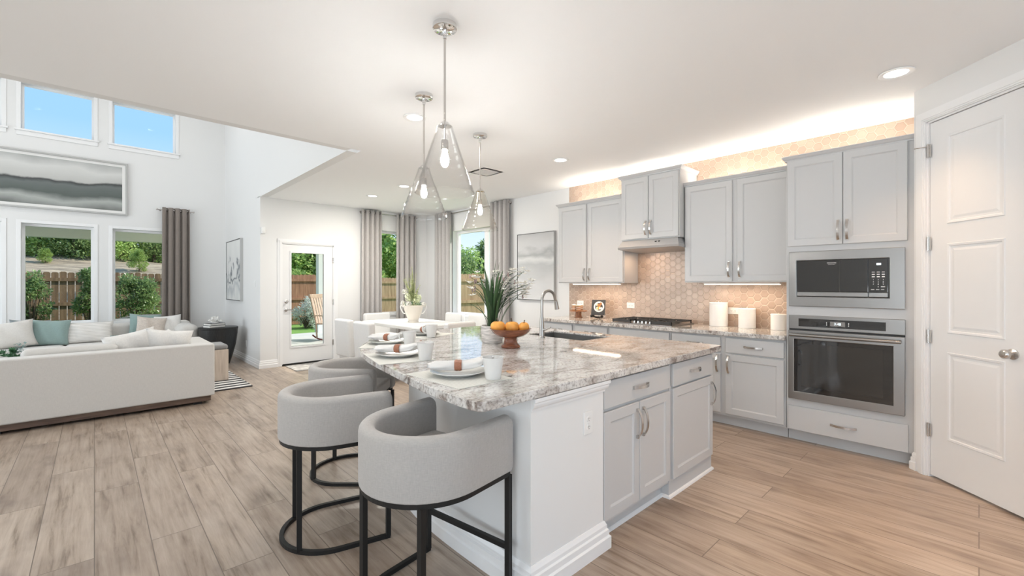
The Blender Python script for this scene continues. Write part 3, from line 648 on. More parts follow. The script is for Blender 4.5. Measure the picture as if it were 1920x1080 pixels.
# ---- oven tower
T0 = thing('oven_tower', 'tall grey cabinet tower holding the built-in microwave and oven', 'cabinet', (4.45, 1.170, 0), KR)
w = 0.812
MB().box((0, 0, 0.098), (w + 0.026, 0.616, 2.452)).build('body', 'cab', T0, bevel=0.001)
MB().box((0.0, 0.062, 0), (w + 0.026, 0.6, 0.098)).build('toe_kick', 'cab', T0)
shaker(T0, 0.010, 0.405, 1.700, 2.448, -0.020, 0.377, 1.815); shaker(T0, 0.409, 0.802, 1.700, 2.448, -0.020, 0.437, 1.815)
crown(T0, w + 0.026, 0.616, 2.448, (1, 0))
drawer(T0, 0.016, 0.806, 0.104, 0.312, -0.020, L=0.175)
def mw():
    t = thing('microwave', 'stainless trimmed built-in microwave above the wall oven', 'microwave', (4.45, 1.147, 0), KR, None)
    W, z0, z1 = 0.765, 1.180, 1.651; y = -0.022
    wall_cells(MB(), 'x', y, -0.001, 0, W, z0, z1, [(0.058, 0.676, z0 + 0.083, z1 - 0.078)]).build('trim_kit', 'steel', t, bevel=0.004)
    MB().box((0.058, -0.010, z0 + 0.083), (0.676, -0.001, z1 - 0.078)).build('cavity_surround', 'blackglass', t)
    d = MB().box((0.064, -0.022, z0 + 0.128), (0.545, -0.011, z1 - 0.084)).build('door', 'blackglass', t, bevel=0.002, label='black glass door')
    MB().box((0.064, -0.024, z0 + 0.090), (0.545, -0.011, z0 + 0.124)).build('lower_rail', 'steel', t, bevel=0.002, label='stainless lower rail')
    MB().box((0.551, -0.024, z0 + 0.090), (0.664, -0.011, z0 + 0.124)).build('open_button', 'steel', t, bevel=0.002)
    MB().box((0.360, -0.0226, z0 + 0.128), (0.366, -0.022, z1 - 0.084)).build('door_seam', 'gap', d)
    p = MB().box((0.551, -0.022, z0 + 0.128), (0.664, -0.011, z1 - 0.084)).build('control_panel', 'blackglass', t, bevel=0.002)
    RX = (R(90), 0, 0)
    text('brand_lettering', 'FRIGIDAIRE', 0.0125, 'plastic', d, (0.310, -0.0226, z1 - 0.105), RX); text('brand_lettering', 'G A L L E R Y', 0.0085, 'plastic', d, (0.310, -0.0226, z1 - 0.118), RX)
    MB().box((0.598, -0.0228, z1 - 0.132), (0.626, -0.022, z1 - 0.116)).build('clock_display', 'display', p, label='lit clock display')
    zz = z1 - 0.185
    for i in range(3):
        mb = MB()
        for k in range(3): mb.box((0.570 + 0.030 * k, -0.0226, zz - i * 0.019 - 0.003), (0.588 + 0.030 * k, -0.022, zz - i * 0.019 + (0.001 if i == 0 else 0.004)))
        mb.build('key_row', 'plastic', p)
    for i, row in enumerate(('123', '456', '789')):
        for k, ch in enumerate(row): text('key_digit', ch, 0.013, 'plastic', p, (0.579 + 0.030 * k, -0.0226, zz - 0.060 - i * 0.018), RX)
    text('key_digit', '0', 0.013, 'plastic', p, (0.609, -0.0226, zz - 0.116), RX)
    MB().box((0.625, -0.0226, zz - 0.118), (0.650, -0.022, zz - 0.112)).build('start_key', 'plastic', p)
    mb = MB()
    for k in range(3): mb.box((0.565 + 0.03 * k, -0.0226, zz - 0.139), (0.585 + 0.03 * k, -0.022, zz - 0.136))
    mb.build('key_row', 'plastic', p); return t
mw()
def oven():
    t = thing('wall_oven', 'stainless built-in wall oven with black window below the microwave', 'oven', (4.45, 1.147, 0), KR)
    W, z0, z1 = 0.766, 0.378, 1.102; RX = (R(90), 0, 0)
    MB().box((0, -0.024, z1 - 0.118), (W, -0.001, z1)).build('control_panel', 'steel', t, bevel=0.004)
    g = MB().box((0.075, -0.026, z1 - 0.094), (0.655, -0.0235, z1 - 0.026)).build('display_glass', 'blackglass', t, label='black glass display strip')
    MB().box((0.300, -0.0266, z1 - 0.080), (0.400, -0.026, z1 - 0.042)).build('clock_screen', 'greycush', g)
    text('clock_digits', '3:48', 0.028, 'display', g, (0.350, -0.0275, z1 - 0.061), RX)
    for x in (0.276, 0.424):
        for k in range(3): MB().cyl(0.0035, 0, 0.0006, 8, T=Matrix.Translation((x, -0.026, z1 - 0.072 + k * 0.011)) @ TY).build('touch_key', 'plastic', g)
    MB().box((0.001, -0.012, z1 - 0.130), (W - 0.001, -0.001, z1 - 0.118)).build('vent_gap', 'gap', t)
    d = wall_cells(MB(), 'x', -0.040, -0.001, 0, W, z0, z1 - 0.130, [(0.045, 0.698, z0 + 0.068, z1 - 0.205)]).build('door', 'steel', t, bevel=0.004)
    MB().box((0.045, -0.039, z0 + 0.068), (0.698, -0.030, z1 - 0.205)).build('door_glass', 'blackglass', d)
    mb = MB()
    for zz in (0.60, 0.70): mb.tube([(0.13, -0.0385, zz), (0.62, -0.0385, zz)], 0.0012, 6)
    MB().box((0.10, -0.0395, z0 + 0.115), (0.64, -0.039, z1 - 0.240)).build('inner_window', plain('oven window', (0.03, 0.029, 0.027), 0.05, spec=0.9), d, label='dark see-through window')
    h = MB().tube([(0.018, -0.085, z1 - 0.166), (W - 0.018, -0.085, z1 - 0.166)], 0.0125, 16)
    for x in (0.05, W - 0.05): h.box((x - 0.012, -0.082, z1 - 0.176), (x + 0.012, -0.040, z1 - 0.156))
    h.build('door_handle', 'steel', d, label='tubular stainless handle')
    return t
oven()
# ---- base cabinets, left to right
XB = 4.45
def base_cab(name, label, yl, yr, fn):
    w = yl - yr; t = thing(name, label, 'base cabinet', (XB, yl, 0), KR)
    MB().box((0, 0, 0.098), (w, 0.616, 0.872)).build('body', 'cab', t, bevel=0.001)
    MB().box((0, 0.060, 0), (w, 0.60, 0.098)).build('toe_kick', 'cab', t); fn(t, w); return t
ZD0, ZD1, ZO0, ZO1 = 0.712, 0.852, 0.122, 0.694
def two(t, w, dr=True):
    m = w / 2; g = 0.024
    drawer(t, 0.012, m - g, ZD0, ZD1, -0.020); drawer(t, m + g, w - 0.012, ZD0, ZD1, -0.020)
    shaker(t, 0.012, m - g, ZO0, ZO1, -0.020, m - g - 0.028, 0.60); shaker(t, m + g, w - 0.012, ZO0, ZO1, -0.020, m + g + 0.028, 0.60)
def cook(t, w):
    drawer(t, 0.016, w - 0.016, ZD0, ZD1, -0.020, h=False, name='false_front')
    shaker(t, 0.016, w / 2 - 0.002, ZO0, ZO1, -0.020, w / 2 - 0.03, 0.60); shaker(t, w / 2 + 0.002, w - 0.016, ZO0, ZO1, -0.020, w / 2 + 0.03, 0.60)
base_cab('base_cabinet', 'grey base cabinet with two drawers, under the cake stand and cookbook', 4.07, 3.030, two)
base_cab('base_cabinet', 'grey base cabinet with blank front panel, under the gas cooktop', 3.026, 2.245, cook)
base_cab('base_cabinet', 'grey base cabinet with drawers and doors beside the oven tower, under the canisters', 2.241, 1.174, two)
# ---- worktop along the wall
wk = MB().prism([(4.405, 1.174), (5.066, 1.174), (5.066, 4.10), (4.405, 4.10)], 0.874, 0.914).build('worktop', 'granite', bevel=0.004)
tag(wk, 'speckled granite worktop along the tiled kitchen wall', 'worktop')
# ---- range hood
h = thing('range_hood', 'slim stainless range hood under the short wall cabinet', 'range hood', (4.60, 2.998, 0), KR)
w = 0.766
vs = [(0, 0.0, 1.800), (w, 0.0, 1.800), (w, 0.466, 1.800), (0, 0.466, 1.800), (0, -0.012, 1.812), (w, -0.012, 1.812), (0.035, 0.045, 1.888), (w - 0.035, 0.045, 1.888), (w - 0.035, 0.466, 1.888), (0.035, 0.466, 1.888)]
vs[2] = (w, 0.466, 1.76); vs[3] = (0, 0.466, 1.76); vs[0] = (0, 0, 1.785); vs[1] = (w, 0, 1.785)
MB().add(vs, [(0, 3, 2, 1), (0, 1, 5, 4), (4, 5, 7, 6), (6, 7, 8, 9), (4, 6, 9, 3), (0, 4, 3), (1, 2, 5), (5, 2, 8, 7), (2, 3, 9, 8)]).build('canopy', 'hood', h, bevel=0.002)
for x in (0.47, 0.51): MB().box((x, 0.0175, 1.846), (x + 0.024, 0.026, 1.862), Matrix.Identity(4)).build('switch', 'black', h, label='black rocker switch')
MB().box((0.28, 0.16, 1.7765), (0.48, 0.30, 1.782)).build('filter_lens', 'matte', h)
lamp('lamp', 'AREA', (0.20, 0.22, 1.755), 1.3, (1.0, 0.66, 0.42), h, size=0.12)
# ---- gas cooktop
c = thing('gas_cooktop', 'five burner gas cooktop with black grates set in the worktop', 'cooktop', (4.47, 3.020, 0.914), KR)
w, dd = 0.77, 0.53
MB().box((0, 0, 0), (w, dd, 0.010)).build('tray', 'steel', c, bevel=0.004)
def grate(x0, x1, y0, y1):
    mb = MB(); b = 0.006; z = 0.034
    def bar(a, e): mb.box((min(a[0], e[0]) - b, min(a[1], e[1]) - b, z), (max(a[0], e[0]) + b, max(a[1], e[1]) + b, z + 0.014))
    for x in (x0, x1): bar((x, y0), (x, y1))
    for y in (y0, (y0 + y1) / 2, y1): bar((x0, y), (x1, y))
    m = (x0 + x1) / 2
    for y in ((y0 * 3 + y1) / 4, (y0 + 3 * y1) / 4): bar((x0, y), (m - 0.03, y)); bar((m + 0.03, y), (x1, y)); bar((m, y - 0.09), (m, y - 0.03)); bar((m, y + 0.03), (m, y + 0.09))
    for x in (x0, x1):
        for y in (y0, y1): mb.box((x - b, y - b, 0.009), (x + b, y + b, z))
    mb.box((x0 - b, y0 - b - 0.001, 0.016), (x1 + b, y0 + b, z))
    mb.build('grate', 'iron', c, label='cast iron grate')
grate(0.02, 0.255, 0.03, 0.50); grate(0.272, 0.498, 0.13, 0.50); grate(0.515, 0.75, 0.03, 0.50)
for x, y, r in ((0.137, 0.15, 0.036), (0.137, 0.385, 0.028), (0.385, 0.30, 0.045), (0.632, 0.15, 0.03), (0.632, 0.385, 0.036)):
    MB().lathe([(0, 0.009), (r, 0.009), (r, 0.020), (r * 0.8, 0.021), (r * 0.8, 0.028), (0, 0.029)], 20, (x, y, 0)).build('burner', 'iron', c)
for i in range(5):
    x = 0.285 + i * 0.050
    MB().lathe([(0, 0.009), (0.019, 0.009), (0.018, 0.016), (0.0145, 0.018), (0.0135, 0.036), (0, 0.037)], 18, (x, 0.062, 0)).build('knob', 'nickel', c, label='nickel burner knob')
# ---- lights under and on top of the cabinets
def strip(yl, yr, label):
    t = thing('under_cabinet_light', label, 'light', (4.80, (yl + yr) / 2, 1.385), KR); L = yl - yr
    MB().box((-L / 2, 0, -0.016), (L / 2, 0.06, 0.0)).build('housing', 'plastic', t); MB().box((-L / 2 + 0.006, 0.004, -0.020), (L / 2 - 0.006, 0.056, -0.0155)).build('diffuser', 'led', t)
    lamp('lamp', 'AREA', (0, 0.03, -0.022), 2.6, (1.0, 0.74, 0.50), t, size=L, size_y=0.05)
strip(3.86, 3.12, 'glowing light bar under the cabinet beside the framed art'); strip(2.05, 1.32, 'glowing light bar under the cabinet beside the oven tower')
def cove(yl, yr, x, z, pw_, where):
    t = thing('cove_light', 'warm light strip lying on top of the ' + where, 'light', (x, (yl + yr) / 2, z), KR, 'cove light strips above the cabinets'); L = yl - yr
    MB().box((-L / 2, -0.012, 0), (L / 2, 0.012, 0.012)).build('channel', 'plastic', t); MB().box((-L / 2 + 0.004, -0.009, 0.012), (L / 2 - 0.004, 0.009, 0.014)).build('diffuser', 'led', t)
    lamp('lamp', 'AREA', (0, 0, 0.018), pw_ * 1.5, (1.0, 0.92, 0.82), t, size=L, size_y=0.02, rot=(R(180), 0, 0))
cove(4.0, 3.05, 4.93, 2.450, 2.6, 'wall cabinet beside the framed art'); cove(2.93, 2.30, 4.86, 2.636, 1.6, 'short cabinet over the hood'); cove(2.20, 1.22, 4.93, 2.450, 2.6, 'wall cabinet beside the oven tower'); cove(1.12, 0.40, 4.80, 2.456, 2.6, 'oven tower')
# ---- island
IT = [(1.10, 1.315), (1.078, 1.335), (1.071, 1.37), (1.071, 1.485), (1.088, 1.717), (1.132, 1.977), (1.192, 2.33), (1.255, 2.66), (1.35, 2.97), (1.49, 3.23), (1.70, 3.47), (1.93, 3.64), (2.2, 3.73), (2.6, 3.77), (3.38, 3.77), (3.415, 3.735), (3.415, 1.35), (3.385, 1.315)]
sp = [p[:2] for p in spline([(x, y, 0) for x, y in IT[3:14]], 5)]
IT = IT[:3] + sp + IT[14:]
SINK = [(2.87, 2.20), (3.27, 2.20), (3.27, 2.86), (2.87, 2.86)]
it = MB().prism(IT, 0.874, 0.914, [SINK]).build('island_countertop', 'granite', bevel=0.005, seg=2)
tag(it, 'polished speckled granite countertop of the kitchen island with bowed seating edge', 'countertop')
isl = thing('kitchen_island', 'white-panelled kitchen island base with grey cabinets at its near end', 'kitchen island', (0, 1.345, 0))
KN = [(1.384, 0.0), (1.378, 0.485), (1.392, 0.815), (1.432, 1.07), (1.52, 1.26), (1.68, 1.48), (1.9, 1.66), (2.2, 1.78), (2.6, 1.82)]
kn = [p[:2] for p in spline([(x, y, 0) for x, y in KN], 5)]
MB().prism(kn + [(3.3, 1.82), (3.3, 0.64), (1.926, 0.64), (1.926, 0.0)], 0, 0.874, [[(2.855, 0.842), (3.285, 0.842), (3.285, 1.528), (2.855, 1.528)]], smooth_side=True).build('knee_wall', 'wall', isl)
pth = [(1.926, 0.25), (1.926, 0.0)] ; path = kn[::-1] + [(1.926, 0.0), (1.926, 0.03)]
MB().sweep(path, [(o, z) for o, z in [(0, 0), (0.030, 0), (0.030, 0.06), (0.022, 0.068), (0.022, 0.095), (0.014, 0.101), (0.014, 0.118), (0.004, 0.138), (0, 0.138)]]).build('baseboard', 'trim', isl)
MB().sweep([(1.384, 0.0), (1.926, 0.0), (1.926, 0.03)], [(0, 0.812), (0.006, 0.812), (0.008, 0.822), (0.018, 0.832), (0.022, 0.842), (0.022, 0.850), (0.028, 0.856), (0.028, 0.872), (0, 0.872)]).build('end_moulding', 'trim', isl)
MB().box((1.930, 0.020, 0.098), (2.668, 0.64, 0.872)).box((2.668, 0.05, 0.098), (2.676, 0.64, 0.872)).box((2.676, 0.020, 0.098), (3.325, 0.64, 0.872)).box((1.930, 0.070, 0.0), (2.67, 0.6, 0.098)).box((2.672, 0.020, 0), (3.325, 0.64, 0.098)).build('cabinet_body', 'cab', isl, bevel=0.001)
MB().sweep([(1.930, 0.070), (2.67, 0.070)], [(0, 0), (0.014, 0), (0.012, 0.012), (0.004, 0.018), (0, 0.018)]).sweep([(2.672, 0.07), (2.672, 0.020), (3.325, 0.020), (3.325, 0.6)], [(0, 0), (0.014, 0), (0.012, 0.012), (0.004, 0.018), (0, 0.018)]).build('shoe_moulding', 'trim', isl)
drawer(isl, 1.936, 2.652, 0.712, 0.858, 0.0, L=0.165); drawer(isl, 2.696, 3.305, 0.712, 0.858, 0.0, L=0.155)
shaker(isl, 1.936, 2.284, 0.124, 0.694, 0.0, 2.256, 0.575); shaker(isl, 2.290, 2.652, 0.124, 0.694, 0.0, 2.318, 0.575); shaker(isl, 2.696, 3.305, 0.118, 0.700, 0.0, 3.272, 0.575)
def outlet(name, label, loc, rz, horiz=False, sw=False, group=None):
    t = thing(name, label, 'light switch' if sw else 'outlet', loc, rz, group)
    a, b = (0.057, 0.036) if horiz else (0.036, 0.057)
    MB().box((-a, -0.006, -b), (a, 0, b)).build('cover_plate', 'plastic', t, bevel=0.003)
    for s in ((-1, 1) if not sw else (0,)):
        dx, dz = (s * 0.020, 0) if horiz else (0, s * 0.020)
        if sw: MB().box((-0.016, -0.009, -0.032), (0.016, -0.005, 0.032)).build('rocker', 'plastic', t, bevel=0.002)
        else:
            k = MB().lathe([(0, 0), (0.0165, 0), (0.0155, 0.0025), (0, 0.0025)], 20, T=Matrix.Translation((dx, -0.006, dz)) @ TY).build('socket', 'plastic', t)
            MB().box((dx - 0.0065, -0.0089, dz - 0.003), (dx - 0.0045, -0.0082, dz + 0.006)).box((dx + 0.0045, -0.0089, dz - 0.003), (dx + 0.0065, -0.0082, dz + 0.005)).box((dx - 0.002, -0.0089, dz - 0.011), (dx + 0.002, -0.0082, dz - 0.007)).build('slots', 'gap', k)
    return t
outlet('outlet', 'white outlet plate on the white end panel of the island', (1.793, 1.345, 0.679), 0)
outlet('outlet', 'white outlet plate on the tile left of the cooktop', (5.068, 3.11, 1.095), KR, True)
outlet('outlet', 'white outlet plate on the tile partly behind the tallest canister', (5.068, 1.84, 1.08), KR, True)
outlet('outlet', 'white outlet plate on the tile behind the cake stand', (5.068, 3.93, 1.10), KR, True)
outlet('outlet', 'small white outlet low on the living room wall above the baseboard', (1.95, 8.887, 0.32), KR)
outlet('light_switch', 'white light switch on the living room wall near the corner', (1.95, 8.30, 1.38), KR, sw=True)
# ---- sink and faucet
s = thing('sink', 'undermount stainless sink in the island countertop', 'sink', (3.07, 2.53, 0.874))
a, b, t_ = 0.1960, 0.3260, 0.0035
mb = MB(); dp = -0.20; ZT_ = 0.026
mb.box((-a - t_, -b - t_, dp), (-a, b + t_, ZT_)).box((a, -b - t_, dp), (a + t_, b + t_, ZT_)).box((-a, -b - t_, dp), (a, -b, ZT_)).box((-a, b, dp), (a, b + t_, ZT_)).box((-a - t_, -b - t_, dp - t_), (a + t_, b + t_, dp))
mb.build('basin', plain('brushed sink steel', (0.15, 0.15, 0.145), 0.5, 0.3), s); MB().cyl(0.045, dp, dp + 0.003, 24).build('drain', 'chrome', s)
f = thing('faucet', 'tall brushed nickel gooseneck faucet beside the sink', 'faucet', (2.78, 2.568, 0.914))
MB().lathe([(0, 0), (0.028, 0), (0.028, 0.008), (0.024, 0.012), (0.018, 0.14), (0.0135, 0.19), (0, 0.19)], 24).build('base', 'faucet', f)
arc = [(0, 0, 0.17), (0, 0, 0.29)] + [(0.085 - 0.085 * cos(a), 0, 0.315 + 0.085 * sin(a)) for a in [pi * i / 14 for i in range(13)]]
arc += [(0.176, 0, 0.31), (0.182, 0, 0.30)]
MB().tube(arc, 0.0125, 16).build('gooseneck', 'faucet', f)
MB().tube([(0.178, 0, 0.312), (0.186, 0, 0.285), (0.197, 0, 0.235)], [0.0145, 0.017, 0.021], 18).build('spray_head', 'faucet', f)
MB().tube([(0, -0.020, 0.07), (0, -0.05, 0.075), (0.0, -0.10, 0.095)], [0.012, 0.008, 0.006], 12).build('lever', 'faucet', f)
# ================================================================ pendants over the island
def pendant(label, x, y, zapex, r, hgt, m, ribs=0.0):
    t = thing('pendant_lamp', label, 'pendant lamp', (x, y, ZC), 0, None)
    MB().lathe([(0, -0.028), (0.060, -0.028), (0.066, -0.024), (0.066, 0.0)], 36).build('canopy', 'chrome', t)
    for a in (0.6, 0.6 + pi): MB().lathe([(0, -0.033), (0.004, -0.033), (0.005, -0.028)], 8, (0.042 * cos(a), 0.042 * sin(a), 0)).build('screw', 'chrome', t)
    za = zapex - ZC
    MB().tube([(0, 0, -0.028), (0, 0, -0.075)], 0.010, 12).tube([(0, 0, -0.04), (0, 0, -0.06)], 0.013, 12).build('swivel_joint', 'chrome', t)
    MB().tube([(0, 0, -0.07), (0, 0, za + 0.0)], 0.0065, 10).build('rod', 'nickel', t)
    MB().lathe([(0.0, za + 0.018), (0.020, za + 0.016), (0.030, za + 0.004), (0.036, za - 0.002), (0.036, za - 0.006), (0.0, za - 0.006)], 24).build('cap', 'chrome', t)
    MB().tube([(0, 0, za), (0, 0, za - 0.085)], 0.005, 8).lathe([(0, za - 0.075), (0.017, za - 0.08), (0.020, za - 0.09), (0.020, za - 0.135), (0, za - 0.136)], 20).build('socket', 'nickel', t)
    pr = [(0.030, 0.0), (0.042, -0.006), (0.048, -0.03), (0.053, -0.045)]
    n = 24
    for i in range(1, n + 1):
        q = i / n; pr.append((0.053 + (r - 0.053) * q, -0.045 - (hgt - 0.045) * q + (0.0)))
    wav = [(a * (1 + (0.006 * sin(i * 1.9) if i > 3 else 0) + ribs * (0.5 - 0.5 * cos((i - 9) * 2.1)) * (i > 9)), z) for i, (a, z) in enumerate(pr)]
    outer = wav[:-1] + [(r * 1.0, -hgt + 0.006), (r + 0.002, -hgt), (r - 0.004, -hgt - 0.003)]
    inner = [(a - 0.004, z - 0.001) for a, z in wav[::-1]]
    MB().lathe([(a, z + za) for a, z in outer + inner], 56).build('glass_shade', m, t)
    b = MB().lathe([(0, za - 0.228), (0.010, za - 0.226), (0.019, za - 0.214), (0.0225, za - 0.195), (0.020, za - 0.170), (0.014, za - 0.150), (0.012, za - 0.135)], 20).build('bulb', 'bulb', t)
    return t
pendant('clear cone glass pendant on the longest-looking rod, nearest the camera', 1.395, 2.011, 2.240, 0.163, 0.37, 'shade')
pendant('clear ribbed cone glass pendant, the middle and leftmost of three', 1.796, 2.860, 2.245, 0.170, 0.375, 'shade', 0.05)
pendant('smoky cone glass pendant, farthest of three and nearest the wall cabinets', 2.655, 3.248, 2.255, 0.170, 0.37, 'smoke', 0.05)

# ================================================================ bar stools
def stool_path(half, xb, xf, n=22):
    """U-shaped outline, open towards +x"""
    p = [(xf, -half, 0)]; r = half
    for i in range(n + 1):
        a = -pi / 2 - pi * i / n; p.append((xb + r + r * 1.0 * cos(a), r * sin(a), 0))
    return p + [(xf, half, 0)]
def make_stool():
    t = thing('bar_stool', 'stool', 'bar stool', (0, 0, 0), 0, None)
    # upholstered wrap: rounded section swept along the U
    P = [Vector(p) for p in stool_path(0.247, -0.285, 0.205)]
    dense = []
    for a, b in zip(P, P[1:]):
        k = 6 if (b - a).length > 0.1 else 1
        dense += [a + (b - a) * i / k for i in range(k)]
    dense.append(P[-1]); m = len(dense); th, z0, z1, rr = 0.066, 0.548, 0.792, 0.028
    sec = []
    for cx_, cz, a0 in ((th / 2 - rr, z1 - rr, 0), (-th / 2 + rr, z1 - rr, 90), (-th / 2 + 0.008, z0 + 0.008, 180), (th / 2 - 0.008, z0 + 0.008, 270)):
        q = rr if cz > 0.7 else 0.008
        for k in range(6): a = R(a0 + 90 * k / 5); sec.append((cx_ + q * cos(a), cz + q * sin(a)))
    n = len(sec); vs = []; fs = []
    for i in range(m):
        d = (dense[min(i + 1, m - 1)] - dense[max(i - 1, 0)]).normalized(); o = Vector((d.y, -d.x, 0))
        e = min((dense[i] - dense[0]).length, (dense[i] - dense[-1]).length)
        for (u, z) in sec:
            vs.append((dense[i] + o * -u) + Vector((0, 0, z)))
    for i in range(m - 1):
        for k in range(n): fs.append((i * n + k, i * n + (k + 1) % n, i * n + n + (k + 1) % n, i * n + n + k))
    # rounded arm ends
    for idx, sg in ((0, 1), (m - 1, 1)):
        base = idx * n; ring = [vs[base + k] for k in range(n)]; c = sum(ring, Vector()) / n; prev = base
        for s_, dx in ((0.93, 0.012), (0.78, 0.020), (0.4, 0.023)):
            b = len(vs); vs += [c + (p - c) * s_ + Vector((dx, 0, 0)) for p in ring]
            fs += [(prev + k, prev + (k + 1) % n, b + (k + 1) % n, b + k) for k in range(n)]; prev = b
        fs.append(tuple(prev + k for k in range(n)))
    MB().add(vs, fs, True).build('backrest', 'linen', t, soft=True)
    seat = [(p[0], p[1]) for p in stool_path(0.212, -0.25, 0.205, 16)]
    MB().prism(seat, 0.556, 0.640).build('seat', 'linen', t, bevel=0.022, seg=4, soft=True)
    MB().prism([(p[0] * 0.99, p[1]) for p in stool_path(0.25, -0.28, 0.20, 20)], 0.548, 0.556).build('seat_base', 'black', t)
    fr = stool_path(0.262, -0.300, 0.205, 30)
    MB().tube([(x, y, 0.538) for x, y, _ in fr], 0.0105, 4, sq=True).build('frame_ring', 'black', t)
    fb = stool_path(0.262, -0.300, 0.215, 30)
    MB().tube([(x, y, 0.0115) for x, y, _ in fb], 0.0105, 4, sq=True).build('floor_ring', 'black', t)
    for x, y in ((0.205, -0.262), (0.205, 0.262), (-0.225, -0.185), (-0.225, 0.185)):
        MB().box((x - 0.012, y - 0.012, 0.012), (x + 0.012, y + 0.012, 0.530)).build('leg', 'black', t)
    MB().box((0.195, -0.25, 0.20), (0.215, 0.25, 0.222)).build('footrest', 'black', t)
    return t
st = make_stool()
st.location = (1.085, 1.655, 0); st.rotation_euler = (0, 0, R(9)); tag(st, 'grey linen barrel bar stool nearest the camera', 'bar stool', 'bar stools at the island')
dup(st, (1.02, 2.50, 0), R(-14), 'grey linen barrel bar stool in the middle, behind the nearest stool')
dup(st, (1.40, 3.165, 0), R(-43), 'grey linen barrel bar stool farthest away, mostly hidden, nearest the glass door')

# ================================================================ place settings
def make_mug():
    t = thing('mug', 'mug', 'mug', (0, 0, 0), 0, None)
    MB().lathe([(0, 0), (0.036, 0), (0.038, 0.004), (0.043, 0.046), (0.0515, 0.100), (0.053, 0.104), (0.0505, 0.104), (0.049, 0.098), (0.040, 0.046), (0.034, 0.008), (0, 0.007)], 36).build('cup', 'white', t)
    MB().tube(spline([(0.043, 0, 0.092), (0.062, 0, 0.097), (0.076, 0, 0.080), (0.070, 0, 0.048), (0.040, 0, 0.030)], 5), 0.0055, 10).build('handle', 'white', t); return t
def make_plate(r=0.140):
    t = MB().lathe([(0, 0.002), (r * 0.5, 0.002), (r * 0.55, 0.0), (r * 0.62, 0.0), (r * 0.66, 0.004), (r * 0.93, 0.017), (r, 0.021), (r, 0.024), (r * 0.92, 0.021), (r * 0.66, 0.008), (0, 0.007)], 48).build('plate', 'white'); return t
def make_napkin():
    t = thing('napkin', 'napkin', 'napkin', (0, 0, 0), 0, None)
    vs = []; fs = []; n = 26; k = 20
    for i in range(n + 1):
        u = -1 + 2 * i / n; L = 0.145 * u
        w = 0.020 + 0.040 * min(1, abs(u) * 1.5) ** 1.2; hh = 0.018 + 0.008 * (1 - abs(u)); 
        if abs(u) > 0.92: w *= 0.93; hh *= 0.5
        for j in range(k):
            a = 2 * pi * j / k; fold = 1 + 0.16 * sin(5 * a + 2 * u) * min(1, abs(u) * 1.6)
            vs.append((L + 0.01 * sin(3 * a) * abs(u) ** 3, w * cos(a) * fold, 0.026 + hh * sin(a) * fold + 0.012 * abs(u) ** 2 * (2.4 if u > 0 else 0.2)))
    for i in range(n):
        for j in range(k): fs.append((i * k + j, i * k + (j + 1) % k, i * k + k + (j + 1) % k, i * k + k + j))
    fs += [tuple(range(k)), tuple(n * k + j for j in range(k))]
    MB().add(vs, fs, True).build('cloth', 'napkin', t, soft=True)
    T = Matrix.Translation((0, 0, 0.027)) @ Matrix.Rotation(R(90), 4, 'Y')
    MB().lathe([(0.029, -0.016), (0.033, -0.018), (0.036, -0.008), (0.034, 0), (0.036, 0.008), (0.033, 0.018), (0.029, 0.016)], 28, T=T @ Matrix.Diagonal((0.80, 1, 1, 1))).build('napkin_ring', 'ring', t, label='woven brown napkin ring')
    return t
def make_mat():
    return MB().box((-0.165, -0.225, 0), (0.165, 0.225, 0.003)).build('placemat', 'mat', bevel=0.001)
mug0, plate0, nap0, mat0 = make_mug(), make_plate(), make_napkin(), make_mat()
SETS = [  # plate xy, rotation, mug xy, mug rz, where
    ((1.330, 1.800), 0, (1.392, 1.604), R(50), 'at the seat nearest the camera', 'nearest the camera'),
    ((1.400, 2.530), -14, (1.445, 2.285), R(60), 'at the second seat from the camera', 'second from the camera'),
    ((1.640, 3.130), -38, (1.700, 2.905), R(140), 'at the third seat from the camera', 'third from the camera, beside the white chairs'),
    ((2.160, 3.440), -70, (2.105, 3.235), R(140), 'at the seat farthest along the curved edge', 'farthest away, in front of the dining table')]
for i, (p, rz, mg, mr, w_, w2) in enumerate(SETS):
    a = R(rz); z = 0.914
    m_ = mat0 if i == 0 else dup(mat0, (0, 0, 0)); m_.location = (p[0] - 0.02 * cos(a), p[1] - 0.03, z); m_.rotation_euler = (0, 0, a); tag(m_, 'pale striped placemat ' + w_, 'placemat', 'placemats on the island')
    q = plate0 if i == 0 else dup(plate0, (0, 0, 0)); q.location = (p[0], p[1], z + 0.003); tag(q, 'white dinner plate ' + w_, 'plate', 'plates on the island')
    nn = nap0 if i == 0 else dup(nap0, (0, 0, 0)); nn.location = (p[0], p[1], z + 0.022); nn.rotation_euler = (0, 0, a + R(-40 if i < 2 else -25)); tag(nn, 'white napkin in brown ring on the plate ' + w2, 'napkin', 'rolled napkins on the plates')
    g = mug0 if i == 0 else dup(mug0, (0, 0, 0)); g.location = (mg[0], mg[1], z + (0.003 if i < 3 else 0.003)); g.rotation_euler = (0, 0, mr); tag(g, 'white mug ' + w2, 'mug', 'mugs on the island')

